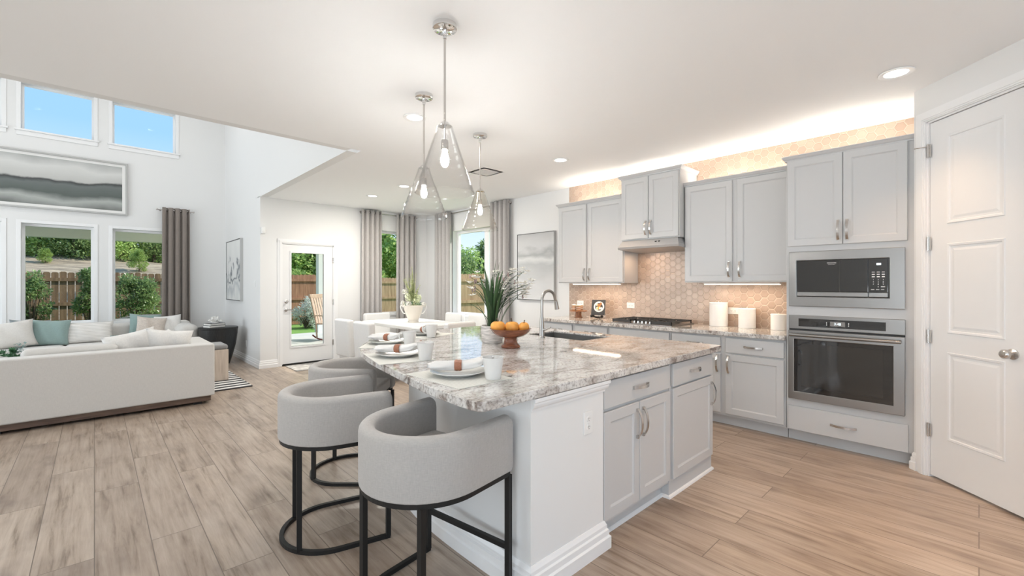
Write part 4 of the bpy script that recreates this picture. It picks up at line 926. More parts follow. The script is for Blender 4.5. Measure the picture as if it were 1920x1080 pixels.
# ================================================================ fruit bowl, planter
b = thing('pedestal_bowl', 'red brown pedestal bowl holding orange squash', 'bowl', (2.185, 2.325, 0.914))
MB().lathe([(0, 0), (0.066, 0), (0.070, 0.006), (0.068, 0.014), (0.050, 0.030), (0.044, 0.060), (0.048, 0.074), (0, 0.074)], 40).build('pedestal', 'bowl', b)
MB().lathe([(0, 0.072), (0.050, 0.072), (0.095, 0.084), (0.130, 0.108), (0.147, 0.134), (0.150, 0.138), (0.145, 0.138), (0.125, 0.112), (0.09, 0.092), (0, 0.082)], 48).build('dish', 'bowl', b)
def squash(label, x, y, z, r, sq, lean, group='orange squash in the bowl'):
    t = thing('squash', label, 'squash', (x, y, z), random.uniform(0, 6), group)
    T = Matrix.Rotation(lean, 4, 'Y'); n = 12
    pr = [(r * sin(pi * i / n) ** 0.8, r * sq * (1 - cos(pi * i / n) * 1.0) - (0.12 * r * max(0, 1 - abs(i - n) / 2.5))) for i in range(n + 1)]
    MB().lathe(pr, 48, T=T, rib=lambda a: 1 + 0.055 * abs(sin(5 * a)) - 0.03).build('flesh', 'gourd', t)
    top = 2 * r * sq - 0.12 * r
    MB().tube(spline([(0, 0, top - 0.004), (0.002, 0.002, top + 0.012), (0.010, 0.004, top + 0.024)], 4), [0.004] * 8 + [0.0055], 7, T=T).build('stem', 'stem', t)
squash('ribbed orange squash at the left of the bowl', 2.118, 2.388, 0.914 + 0.108, 0.053, 0.80, 0.0)
squash('ribbed orange squash at the back middle of the bowl', 2.196, 2.322, 0.914 + 0.097, 0.052, 0.90, 0.05)
squash('small round squash lying at the right of the bowl', 2.258, 2.262, 0.914 + 0.116, 0.038, 0.90, 0.3)

p = thing('potted_lily', 'lily plant with long dark leaves in a crackled white pot', 'potted plant', (2.255, 2.610, 0.914))
MB().lathe([(0, 0), (0.074, 0), (0.080, 0.008), (0.086, 0.07), (0.088, 0.134), (0.082, 0.136), (0.078, 0.115), (0, 0.112)], 36).build('pot', 'cracklepot', p)
MB().cyl(0.079, 0.105, 0.118, 24).build('soil', 'stem', p)
mb = MB(); rr = random.Random(3)
for i in range(36):
    a = rr.uniform(0, 2 * pi); r0 = rr.uniform(0, 0.055); h = rr.uniform(0.20, 0.48); out = rr.uniform(0.02, 0.15) * (1.0 if rr.random() < 0.7 else 1.6)
    c0 = Vector((r0 * cos(a), r0 * sin(a), 0.11)); c2 = Vector((cos(a) * (r0 + out), sin(a) * (r0 + out), 0.11 + h)); c1 = c0 + Vector((cos(a) * out * 0.25, sin(a) * out * 0.25, h * 0.62))
    mb.blade(bez(c0, c1, c2, 9), rr.uniform(0.014, 0.024))
LF = Vector((-0.7266, 0.687, 0))   # towards the left of the photograph
for o, h, d in ((0.20, 0.20, 0.01), (0.13, 0.30, -0.02), (0.10, 0.43, 0.03)):
    mb.blade(bez((0, 0, 0.11), LF * o * 0.35 + Vector((0, 0, 0.11 + h * 0.8)), LF * o + Vector((d, d, 0.11 + h)), 10), 0.02)
for o, h in ((0.14, 0.38), (0.06, 0.52), (0.03, 0.54)):
    mb.blade(bez((0, 0, 0.11), LF * -o * 0.35 + Vector((0, 0, 0.11 + h * 0.7)), LF * -o + Vector((0, 0, 0.11 + h)), 10), 0.019)
mb.build('leaves', 'blade', p, weld=False)
fl = MB(); sm_ = MB(); bd = MB()
def flower(mb, c, r, n=6, up=Vector((0, 0, 1))):
    for k in range(n):
        a = 2 * pi * k / n + rr.uniform(-.2, .2); d = Vector((cos(a), sin(a), rr.uniform(0.15, 0.6))); mb.leaf(Vector(c), d, up, r * rr.uniform(0.8, 1.1), r * 0.42)
for i in range(52):
    side = 1 if i < 36 else -1
    o = (rr.uniform(0.06, 0.27) if side > 0 else rr.uniform(0.05, 0.17)); h = rr.uniform(0.24, 0.45) if side > 0 else rr.uniform(0.24, 0.44)
    e = LF * -side * o + Vector((rr.uniform(-.06, .06), rr.uniform(-.06, .06), 0.11 + h))
    sm_.tube(bez((0, 0, 0.11), LF * -side * o * 0.25 + Vector((0, 0, 0.11 + h * 0.9)), e, 6), 0.0016, 5)
    if i % 4 != 3 and side > 0 or i % 3 == 0:
        for q in range(3): flower(fl, e + Vector((rr.uniform(-.028, .028), rr.uniform(-.028, .028), rr.uniform(-.03, .03))), rr.uniform(0.030, 0.046))
    else:
        bd.ball(e + Vector((0, 0, 0.006)), 0.008, 0.8, 0.8, 2.2, 8, 6); bd.build('bud', 'bud', p); bd = MB()
sm_.build('flower_stems', 'blade', p, weld=False); fl.build('blossoms', 'petal', p, weld=False, label='white lily blossoms')

# ================================================================ things on the wall worktop
def canister(label, y, r, h, lid=0.012, x=4.955):
    t = thing('canister', label, 'canister', (x, y, 0.914), 0, 'white canisters')
    MB().lathe([(0, 0), (r - 0.003, 0), (r, 0.003), (r, h - lid), (r - 0.003, h - lid + 0.001), (0, h - lid)], 40).build('jar', 'matte', t)
    MB().lathe([(0, h - lid), (r + 0.0015, h - lid + 0.001), (r + 0.0015, h - 0.004), (r - 0.003, h), (0, h)], 40).build('lid', 'matte', t)
    MB().lathe([(0, h), (0.004, h), (0.005, h + 0.006), (0.003, h + 0.010), (0, h + 0.010)], 12).build('lid_knob', 'matte', t)
canister('tallest white ceramic canister, left of the three', 1.955, 0.092, 0.258)
canister('middle-height white ceramic canister between its two neighbours', 1.665, 0.082, 0.205)
canister('shortest white ceramic canister beside the oven tower', 1.372, 0.070, 0.160)
cs = thing('cake_stand', 'wooden pedestal cake stand on the worktop near the framed art', 'cake stand', (4.83, 3.78, 0.914))
MB().lathe([(0, 0), (0.058, 0), (0.058, 0.006), (0.045, 0.012), (0.040, 0.07), (0.045, 0.086), (0, 0.086)], 32).build('pedestal', 'stand', cs)
MB().lathe([(0, 0.086), (0.118, 0.086), (0.122, 0.092), (0.118, 0.098), (0, 0.098)], 40).build('plate', 'stand', cs)
ck = None
def make_cake():
    t = thing('layer_cake', 'cake', 'cake', (0, 0, 0), 0, 'small layer cakes'); z = 0
    for i in range(3):
        MB().lathe([(0, z), (0.030, z), (0.032, z + 0.003), (0.032, z + 0.015), (0.030, z + 0.018), (0, z + 0.018)], 20).build('sponge', 'cake', t)
        MB().lathe([(0, z + 0.018), (0.031, z + 0.018), (0.033, z + 0.021), (0.031, z + 0.025), (0, z + (0.026 if i < 2 else 0.038))], 20).build('frosting', 'frost', t); z += 0.025
    return t
ck = make_cake(); ck.location = (4.79, 3.825, 1.012); tag(ck, 'small layered cake at the left of the cake stand', 'cake', 'small layer cakes')
dup(ck, (4.795, 3.752, 1.012), 0.4, 'small layered cake at the front right of the cake stand'); dup(ck, (4.875, 3.775, 1.012), 0.9, 'small layered cake at the back of the cake stand')
es = thing('cookbook_stand', 'small black cookbook easel on the worktop', 'book stand', (4.90, 3.50, 0.914), R(-72))
for s_ in (-1, 1):
    MB().tube([(s_ * 0.075, -0.075, 0.030), (s_ * 0.06, -0.05, 0.034), (s_ * 0.03, 0.01, 0.014), (0.0, 0.06, 0.010)], [0.018, 0.016, 0.012, 0.008], 6).build('foot', 'black', es)
MB().box((-0.10, -0.032, 0.030), (0.10, -0.012, 0.040)).build('ledge', 'white', es); MB().box((-0.012, 0.0, 0.02), (0.012, 0.012, 0.20), Matrix.Rotation(R(-14), 4, 'X')).build('back_support', 'black', es)
bk = thing('cookbook', 'cookbook with a round dish of food on its cover, standing on the easel', 'book', (4.90, 3.50, 0.956), R(-72))
T = Matrix.Rotation(R(-12), 4, 'X')
MB().box((-0.092, -0.028, 0), (0.092, -0.024, 0.205), T).box((-0.092, -0.014, 0), (0.092, -0.010, 0.205), T).build('cover', 'bookdark', bk); MB().box((-0.088, -0.024, 0.003), (0.090, -0.014, 0.202), T).build('pages', 'paper', bk)
c2 = MB().lathe([(0.052, 0), (0.070, 0.0004), (0.072, 0)], 30, T=T @ Matrix.Translation((0.01, -0.0284, 0.110)) @ TY).build('dish_print', 'paper', bk)
for i in range(14):
    a = rr.uniform(0, 6.28); d = rr.uniform(0.008, 0.05)
    MB().lathe([(0, 0.0003), (rr.uniform(0.010, 0.017), 0)], 9, T=T @ Matrix.Translation((0.01 + d * cos(a), -0.0285 - 0.0001 * i, 0.110 + d * sin(a))) @ TY).build('food_print', random.choice(['cake', 'gourd', 'bowl', 'paper', 'hydr', 'ring']), c2)
# ================================================================ dining corner
dt = thing('dining_table', 'white rectangular dining table in the window corner', 'dining table', (3.75, 6.28, 0))
MB().box((-0.50, -0.80, 0.715), (0.50, 0.80, 0.76)).build('tabletop', 'dtable', dt, bevel=0.006)
for x in (-0.42, 0.42):
    for y in (-0.72, 0.72): MB().box((x - 0.035, y - 0.035, 0), (x + 0.035, y + 0.035, 0.715)).build('leg', 'dtable', dt, bevel=0.004)
def make_chair():
    t = thing('dining_chair', 'chair', 'dining chair', (0, 0, 0), 0, None)      # faces +y
    MB().box((-0.25, -0.24, 0.34), (0.25, 0.26, 0.48)).build('seat', 'dining', t, bevel=0.03, seg=4, soft=True)
    MB().box((-0.25, -0.31, 0.30), (0.25, -0.20, 0.86), Matrix.Rotation(R(3), 4, 'X')).build('backrest', 'dining', t, bevel=0.035, seg=5, soft=True)
    MB().box((-0.245, -0.27, 0.10), (0.245, 0.24, 0.345)).build('skirt', 'dining', t, bevel=0.008)
    for x in (-0.21, 0.21):
        for y in (-0.24, 0.20): MB().box((x - 0.02, y - 0.02, 0), (x + 0.02, y + 0.02, 0.11)).build('leg', 'ebony', t)
    return t
ch = make_chair(); G = 'dining chairs around the white table'
ch.location = (3.02, 6.55, 0); ch.rotation_euler = (0, 0, R(-90)); tag(ch, 'white upholstered dining chair nearest the glass door, back seen edge-on', 'dining chair', G)
dup(ch, (3.02, 5.88, 0), R(-90), 'white upholstered dining chair on the left side of the table, nearer the island')
dup(ch, (3.70, 5.26, 0), R(0), 'white dining chair at the near end of the table, back towards the island')
dup(ch, (3.78, 7.32, 0), R(180), 'white dining chair at the far end of the table, in front of the narrow window')
dup(ch, (4.52, 5.92, 0), R(90), 'white dining chair on the window side, right of the flower urn')
dup(ch, (4.52, 6.62, 0), R(90), 'white dining chair on the window side, behind the flower urn')
u = thing('flower_urn', 'cream two-handled urn with a pale flower arrangement on the dining table', 'flower arrangement', (3.74, 6.27, 0.76))
MB().lathe([(0, 0), (0.085, 0), (0.088, 0.012), (0.08, 0.03), (0.10, 0.08), (0.145, 0.20), (0.152, 0.25), (0.165, 0.262), (0.165, 0.275), (0.150, 0.275), (0.135, 0.24), (0, 0.23)], 40).build('urn', plain('cream urn', (0.78, 0.72, 0.63), 0.5), u)
for s_ in (-1, 1):
    D = LF * s_
    MB().tube(spline([D * 0.146 + Vector((0, 0, 0.24)), D * 0.20 + Vector((0, 0, 0.265)), D * 0.205 + Vector((0, 0, 0.225)), D * 0.165 + Vector((0, 0, 0.15)), D * 0.128 + Vector((0, 0, 0.14))], 5), 0.010, 8).build('urn_handle', 'matte', u)
rr = random.Random(11); hy = MB(); sp_ = MB(); lv = MB(); st_ = MB(); wp = MB()
for i in range(9):
    a = rr.uniform(0, 6.28); d = rr.uniform(0.02, 0.15); c = Vector((d * cos(a), d * sin(a), rr.uniform(0.30, 0.43)))
    st_.tube([(0, 0, 0.2), c], 0.003, 5)
    for k in range(60):
        n_ = Vector((rr.gauss(0, 1), rr.gauss(0, 1), rr.gauss(0, 1))).normalized(); hy.leaf(c + n_ * 0.042, n_.cross(Vector((rr.random(), rr.random(), 1))), n_, 0.024, 0.022)
for c in (LF * 0.17 + Vector((0, 0, 0.30)), LF * 0.12 + Vector((0.02, 0, 0.42)), LF * 0.13 + Vector((0, 0.03, 0.49)), LF * -0.17 + Vector((0, 0, 0.28)), LF * 0.04 + Vector((-.1, -.1, 0.30))):
    st_.tube([(0, 0, 0.2), c], 0.003, 5)
    for k in range(46):
        n_ = Vector((rr.gauss(0, 1), rr.gauss(0, 1), rr.gauss(0, 1))).normalized(); wp.leaf(c + n_ * 0.034, n_.cross(Vector((rr.random(), rr.random(), 1))), n_, 0.030, 0.028)
for i in range(64):
    a = rr.uniform(0, 6.28); d = rr.uniform(0.0, 0.15); h = rr.uniform(0.42, 0.84) * (1 - d * 1.6); e = Vector((d * cos(a), d * sin(a), h + 0.06)) + LF * 0.02
    q = bez((0, 0, 0.22), e * 0.4 + Vector((0, 0, 0.25)), e, 8); st_.tube(q, 0.0017, 4)
    for k in range(26):
        t_ = rr.uniform(0.45, 1.0); pz = q[min(7, int(t_ * 8))].lerp(q[min(8, int(t_ * 8) + 1)], rr.random())
        sp_.leaf(pz, Vector((rr.gauss(0, 1), rr.gauss(0, 1), rr.uniform(0.3, 1.6))), Vector((0, 0, 1)), rr.uniform(0.016, 0.032), 0.007)
for i in range(30):
    a = rr.uniform(0, 6.28); d = Vector((cos(a), sin(a), rr.uniform(-.5, .5))); lv.leaf(Vector((0.09 * cos(a), 0.09 * sin(a), 0.27 + rr.uniform(0, .04))), d, Vector((0, 0, 1)), rr.uniform(0.05, 0.09), 0.035)
st_.build('stems', 'sage', u, weld=False); hy.build('green_hydrangea', 'hydr', u, weld=False); wp.build('white_blossom', 'petal', u, weld=False); sp_.build('flower_spikes', 'sage', u, weld=False); lv.build('leaves', 'succ', u, weld=False)

# ================================================================ curtains
def curtain(name, label, loc, rz, w, z0, z1, m, folds=4, amp=0.035):
    """hangs along local x from 0 to w, room side -y"""
    t = thing(name, label, 'curtain', loc, rz)
    vs = []; fs = []; n = folds * 14; k = 14; rs = random.Random(sum(map(ord, label)))
    ph = [rs.uniform(-.3, .3) for _ in range(8)]
    for j in range(k + 1):
        v = j / k; z = z1 + (z0 - z1) * v
        for i in range(n + 1):
            q = i / n; x = w * q; a = 2 * pi * folds * q
            s0 = sin(a + 0.25 * ph[int(q * 7)] * v); y = -0.085 - amp * math.tanh(2.2 * (s0 + 0.42))
            vs.append((w / 2 + (x - w / 2) * (1 + 0.05 * v) + 0.012 * sin(a * 2) * (0.3 + v * .7), y, z))
    for j in range(k):
        for i in range(n): a = j * (n + 1) + i; fs.append((a, a + 1, a + n + 2, a + n + 1))
    MB().add(vs, fs, True).build('drape', m, t, thick=0.004, soft=True, weld=False)
    for i in range(folds * 2):
        x = w * (i + 0.5) / (folds * 2); MB().lathe([(0.019, -0.004), (0.028, -0.004), (0.028, 0.004), (0.019, 0.004), (0.019, -0.004)], 16, T=Matrix.Translation((x, -0.075, z1 - 0.042)) @ Matrix.Rotation(R(90), 4, 'Y') @ Matrix.Rotation(0.6 * (-1) ** i, 4, 'X')).build('grommet', 'nickel', t)
    return t
def rod(label, p0, p1, r=0.011):
    c = [(a + b) / 2 for a, b in zip(p0, p1)]; t = thing('curtain_rod', label, 'curtain rod', c)
    d = (Vector(p1) - Vector(p0)); MB().tube([Vector(p0) - Vector(c), Vector(p1) - Vector(c)], r, 12).build('pole', 'nickel', t)
    u_ = d.normalized()
    for p, s_ in ((p0, -1), (p1, 1)):
        q = Vector(p) - Vector(c); MB().tube([q, q + u_ * s_ * 0.012, q + u_ * s_ * 0.03], [0.011, 0.018, 0.016], 12).build('finial', 'nickel', t)
        n_ = Vector((-u_.y, u_.x, 0)); n_ = n_ if (abs(u_.x) > 0.5) == (n_.y > 0) and abs(u_.x) > 0.5 else (Vector((1, 0, 0)) if abs(u_.y) > 0.5 else Vector((0, 1, 0)))
        b = q - u_ * s_ * 0.03; MB().tube([b, b + n_ * 0.073], 0.007, 8).tube([b + n_ * 0.070, b + n_ * 0.0745], 0.022, 14).build('bracket', 'nickel', t)
    return t
curtain('curtain', 'long taupe curtain panel right of the living room windows', (0.925, 10.65, 0), 0, 0.42, 0.02, 2.82, 'drape', 4, 0.042)
rod('short curtain rod over the living room window', (0.87, 10.575, 2.778), (1.395, 10.575, 2.778), 0.009)
curtain('curtain', 'grey curtain panel left of the narrow window, nearest the glass door', (3.61, 8.0, 0), 0, 0.40, 0.02, 2.772, 'drapegrey', 4, 0.042)
curtain('curtain', 'grey curtain panel between the narrow window and the room corner', (4.325, 8.0, 0), 0, 0.44, 0.02, 2.765, 'drapegrey', 4, 0.042)
rod('chrome curtain rod over the narrow window', (3.62, 7.925, 2.724), (4.78, 7.925, 2.724))
curtain('curtain', 'grey curtain panel left of the wide window, just past the room corner', (5.08, 7.50, 0), KR, 0.50, 0.02, 2.77, 'drapegrey', 4, 0.042)
curtain('curtain', 'grey curtain panel right of the wide window, beside the framed art', (5.08, 5.80, 0), KR, 0.44, 0.02, 2.782, 'drapegrey', 4, 0.042)
rod('chrome curtain rod over the wide window', (5.005, 7.48, 2.735), (5.005, 5.37, 2.735))

# ================================================================ art on the walls
def art(label, loc, rz, x0, x1, z0, z1, m, fm, fw, fd, mat_=0.0, mm='matte'):
    t = thing('framed_art', label, 'picture', loc, rz)
    wall_cells(MB(), 'x', -fd, 0, x0, x1, z0, z1, [(x0 + fw, x1 - fw, z0 + fw, z1 - fw)]).build('frame', fm, t, bevel=0.003)
    if mat_: wall_cells(MB(), 'x', -fd * 0.55 - (0.4 * fd if mat_ < 0.02 else 0), -0.002, x0 + fw - 0.002, x1 - fw + 0.002, z0 + fw - 0.002, z1 - fw + 0.002, [(x0 + fw + mat_, x1 - fw - mat_, z0 + fw + mat_, z1 - fw - mat_)]).build('mat_border', mm, t)
    k = fw + mat_ - 0.002; MB().box((x0 + k, -fd * (0.5 if mat_ > 0.02 else 0.85), z0 + k), (x1 - k, -0.003, z1 - k)).build('canvas', m, t); return t
art('wide misty grey abstract painting in a silver frame above the living room windows', (0, 10.65, 0), 0, -1.30, 0.44, 2.612, 3.552, 'art_big', 'silver', 0.030, 0.04, 0.045)
art('pale grey abstract canvas on the wall left of the wall cabinets', (5.08, 5.206, 0), KR, 0, 0.81, 1.118, 2.182, 'art_kit', 'silver', 0.004, 0.045, 0.007, 'darkframe')
art('small black and white abstract canvas on the living room side wall', (1.95, 10.29, 0), KR, 0, 1.17, 1.065, 2.205, 'art_small', 'silver', 0.004, 0.05, 0.012, 'darkframe')
sn = thing('motion_sensor', 'small white alarm sensor high on the corner by the glass door', 'sensor', (1.99, 8.0, 2.245))
MB().box((-0.03, -0.045, -0.055), (0.03, 0, 0.055)).build('case', 'plastic', sn, bevel=0.012, seg=3); MB().box((-0.02, -0.048, -0.04), (0.02, -0.044, -0.005)).build('lens', 'matte', sn, bevel=0.002)

# ================================================================ living room
def soft(mb, name, m, p, b=0.05, seg=5): return mb.build(name, m, p, bevel=b, seg=seg, soft=True)
ns = thing('sofa', 'long cream sofa with its back to the kitchen', 'sofa', (-0.8, 6.08, 0))
XR = 1.814
soft(MB().box((-1.75, 0, 0.088), (XR, 0.22, 0.682)), 'back', 'sofa', ns, 0.018, 3); soft(MB().box((XR - 0.20, 0.215, 0.088), (XR, 0.99, 0.680)), 'arm', 'sofa', ns, 0.018, 3)
soft(MB().box((-1.75, 0.21, 0.088), (XR - 0.20, 0.96, 0.30)), 'seat_base', 'sofa', ns, 0.02, 3)
for i in range(3):
    a = -1.74 + i * 1.115; soft(MB().box((a, 0.215, 0.295), (a + 1.105, 0.97, 0.46)), 'seat_cushion', 'sofa', ns, 0.05)
MB().box((-1.72, 0.025, 0.03), (XR - 0.035, 0.95, 0.088)).build('plinth', 'walnut', ns, label='dark wood plinth base')
for x in (-1.6, 0.1, 1.62):
    for y in (0.09, 0.88): MB().box((x, y - 0.04, 0.0125 if y > 0.5 else 0), (x + 0.08, y + 0.04, 0.031)).build('foot', 'black', ns)
soft(MB().box((0.28, 0.24, 0.45), (0.985, 0.40, 0.735)), 'back_cushion', 'sofa', ns, 0.05)
def pillow(label, loc, w, h, t_, rz, lean, m, roll=0.0, pleats=False):
    t = thing('throw_pillow', label, 'pillow', loc, rz, 'throw pillows on the sofas')
    T = Matrix.Rotation(R(lean), 4, 'X') @ Matrix.Rotation(R(roll), 4, 'Y')
    MB().pillow(w, h, t_, T @ Matrix.Translation((0, 0, h / 2 * 0.96))).build('cover', m, t, soft=True); return t
pillow('cream pillow leaning on the near sofa, left of the three along its back', (0.335, 6.54, 0.475), 0.46, 0.40, 0.16, R(8), 14, 'cream', -12)
pillow('cream pillow leaning on the near sofa, middle of the three along its back', (0.60, 6.50, 0.47), 0.44, 0.40, 0.16, R(-6), 12, 'cream', 7)
pillow('cream pillow leaning in the corner by the near sofa arm', (0.64, 6.80, 0.47), 0.40, 0.34, 0.14, R(-70), -12, 'cream', 10)
fs_ = thing('sofa', 'cream sectional sofa along the living room windows', 'sofa', (-0.9, 9.1, 0))
soft(MB().box((-2.1, 0.72, 0.10), (2.17, 1.02, 0.715)), 'back', 'sofa', fs_, 0.06); soft(MB().box((-2.1, 0, 0.10), (2.17, 0.75, 0.30)), 'seat_base', 'sofa', fs_, 0.03)
soft(MB().box((1.90, 0.0, 0.10), (2.20, 1.02, 0.690)), 'arm', 'sofa', fs_, 0.11, 6)
for i in range(3):
    a = -2.09 + i * 1.335; soft(MB().box((a, -0.02, 0.29), (a + 1.325, 0.73, 0.45)), 'seat_cushion', 'sofa', fs_, 0.05)
MB().box((-2.05, 0.04, 0.0), (2.12, 0.98, 0.10)).build('plinth', 'walnut', fs_)
pillow('oatmeal fringed pillow at the left end of the window sofa', (-0.90, 9.48, 0.45), 0.62, 0.40, 0.17, R(4), -16, 'oat', -8)
pillow('slate pillow just showing behind the oatmeal pillow', (-0.72, 9.67, 0.455), 0.42, 0.40, 0.12, R(2), -10, 'slate', 4)
pillow('sage teal pillow beside the pleated pillow on the window sofa', (-0.50, 9.60, 0.45), 0.44, 0.40, 0.16, R(-4), -12, 'teal', 3)
pillow('wide pleated cream lumbar pillow in the middle of the window sofa', (-0.06, 9.62, 0.45), 0.58, 0.34, 0.15, R(-2), -12, 'pleat')
pillow('dark teal pillow at the back of the right-hand pillow group', (0.60, 9.68, 0.46), 0.42, 0.42, 0.12, R(2), -8, 'teal', 5)
pillow('taupe shaded pillow in front of the dark teal pillow', (0.66, 9.50, 0.46), 0.40, 0.38, 0.14, R(0), -14, 'taupe', 8)
pillow('cream pillow next to the sofa arm under the taupe curtain', (0.93, 9.60, 0.45), 0.40, 0.40, 0.14, R(-6), -12, 'cream', -4)
ct = thing('coffee_table', 'low wooden coffee table behind the near sofa', 'coffee table', (-0.35, 8.05, 0.012))
MB().box((-0.75, -0.38, 0.36), (0.75, 0.38, 0.42)).build('tabletop', 'oak', ct, bevel=0.006)
for x in (-0.65, 0.65):
    for y in (-0.3, 0.3): MB().box((x - 0.04, y - 0.04, 0), (x + 0.04, y + 0.04, 0.36)).build('leg', 'oak', ct)
ag = thing('glass_box', 'pale aqua glass box vase on the coffee table', 'vase', (0.30, 7.92, 0.432), R(12))
wall_cells(MB(), 'x', -0.095, -0.083, -0.13, 0.13, 0, 0.25, []).box((-0.13, 0.083, 0), (0.13, 0.095, 0.25)).box((-0.13, -0.083, 0), (-0.118, 0.083, 0.25)).box((0.118, -0.083, 0), (0.13, 0.083, 0.25)).build('glass_wall', 'aqua', ag, bevel=0.002)
MB().box((-0.117, -0.082, 0.0), (0.117, 0.082, 0.085)).build('base', 'slate', ag); MB().box((-0.10, -0.07, 0.085), (0.10, 0.07, 0.215)).build('inner_block', 'aquasolid', ag, bevel=0.01)
su = thing('succulent_planter', 'low planter of green succulents on the coffee table', 'potted plant', (-0.70, 7.85, 0.432))
MB().lathe([(0, 0), (0.13, 0), (0.17, 0.06), (0.165, 0.065), (0.12, 0.05), (0, 0.05)], 28).build('bowl', 'matte', su)
mb = MB(); rr = random.Random(5)
for i in range(11):
    a = rr.uniform(0, 6.28); d = rr.uniform(0, 0.15); c = Vector((d * cos(a), d * sin(a), 0.075 + rr.uniform(0, .07)))
    for k in range(26):
        b_ = rr.uniform(0, 6.28); mb.leaf(c, Vector((cos(b_), sin(b_), rr.uniform(0.1, 1.4))), Vector((0, 0, 1)), rr.uniform(0.035, 0.07), 0.028)
mb.build('leaves', 'succ', su, weld=False)
mb = MB()
for k in range(40): mb.leaf(Vector((0.06 + rr.uniform(-.04, .04), rr.uniform(-.04, .04), 0.12 + rr.uniform(0, .1))), Vector((rr.gauss(0, 1), rr.gauss(0, 1), rr.uniform(0, 1))), Vector((0, 0, 1)), 0.035, 0.03)
mb.build('pale_sprigs', 'teal', su, weld=False, label='pale blue green sprigs')
rg = MB().box((-2.2, 0, 0), (1.54, 2.0, 0.012)).build('rug', 'rug', loc=(0, 6.69, 0)); tag(rg, 'black and white striped rug under the sofas', 'rug')
po = thing('cube_ottoman', 'pale wood cube stool with a grey cushion top', 'ottoman', (1.16, 7.55, 0.012))
MB().box((-0.225, -0.225, 0), (0.225, 0.225, 0.435)).build('wood_cube', 'oak', po, bevel=0.006)
soft(MB().box((-0.222, -0.222, 0.435), (0.222, 0.222, 0.505)), 'cushion', 'greycush', po, 0.03)
sd_ = thing('side_table', 'round black drum side table in the living room corner', 'side table', (1.555, 9.02, 0))
MB().lathe([(0, 0), (0.165, 0), (0.175, 0.02), (0.215, 0.16), (0.258, 0.34), (0.282, 0.52), (0.287, 0.60), (0, 0.60)], 48).build('drum', 'ebony', sd_); MB().lathe([(0, 0.60), (0.287, 0.60), (0.292, 0.606), (0.292, 0.632), (0.285, 0.637), (0, 0.637)], 48).build('top', 'ebony', sd_)
for i, (lab, w, d, h, z, rz, cm) in enumerate((('charcoal book at the bottom of the stack on the black side table', 0.26, 0.19, 0.036, 0.637, 0.35, 'bookdark'), ('charcoal book on top of the stack on the black side table', 0.25, 0.18, 0.034, 0.673, 0.42, 'bookdark'))):
    b = thing('book', lab, 'book', (1.49, 8.97, z), rz, 'books on the side table')
    MB().box((-w / 2, -d / 2, 0), (w / 2, d / 2, 0.004)).box((-w / 2, -d / 2, h - 0.004), (w / 2, d / 2, h)).box((w / 2 - 0.004, -d / 2, 0.004), (w / 2, d / 2, h - 0.004)).build('cover', cm, b)
    MB().box((-w / 2 + 0.002, -d / 2 + 0.003, 0.004), (w / 2 - 0.004, d / 2 - 0.003, h - 0.004)).build('pages', 'paper', b)
mb = MB(); rr = random.Random(8)
for i in range(44):
    a = rr.uniform(0, 6.28); e = rr.uniform(0.2, 1.5); l = rr.uniform(0.06, 0.115); d = Vector((cos(a) * cos(e) * 1.05, sin(a) * cos(e) * 1.05, sin(e)))
    mb.tube(spline([(0, 0, 0.018), d * l * 0.5 + Vector((rr.uniform(-.012, .012), rr.uniform(-.012, .012), 0.012)), d * l + Vector((0, 0, 0.012))], 3), [0.016, 0.015, 0.014, 0.012, 0.011, 0.010, 0.011], 7)
mb.cyl(0.05, 0, 0.02, 16); tag(mb.build('coral_ornament', 'coral', loc=(1.50, 8.97, 0.707)), 'white branching coral ornament on the stacked books', 'ornament')
dm = MB().box((-0.45, -0.62, 0), (0.45, 0, 0.008)).build('door_mat', 'doormat', loc=(2.76, 7.97, 0)); tag(dm, 'grey patterned mat inside the glass door', 'mat')
# ================================================================ outside
struct('patio_slab', MB().prism([(-5.2, 10.84), (2.12, 10.84), (2.12, 8.17), (5.27, 8.17), (5.27, 13.4), (-5.2, 13.4)], -0.14, -0.04), 'concrete')
struct('lawn', MB().prism([(-30, 13.4), (5.27, 13.4), (5.27, -6), (40, -6), (40, 22), (-30, 22)], -0.5, -0.10), 'grass')
struct('patio_roof', MB().box((-5.2, 10.84, 2.74), (5.4, 13.75, 2.86)).box((2.12, 8.17, 2.74), (5.4, 10.84, 2.86)), 'soffit')
struct('patio_beam', MB().box((-5.2, 13.35, 2.36), (5.4, 13.60, 2.74)), 'soffit')
struct('patio_post', MB().box((4.80, 13.36, -0.04), (5.02, 13.58, 2.36)).box((4.77, 13.33, -0.04), (5.05, 13.61, 0.16)), 'trim')
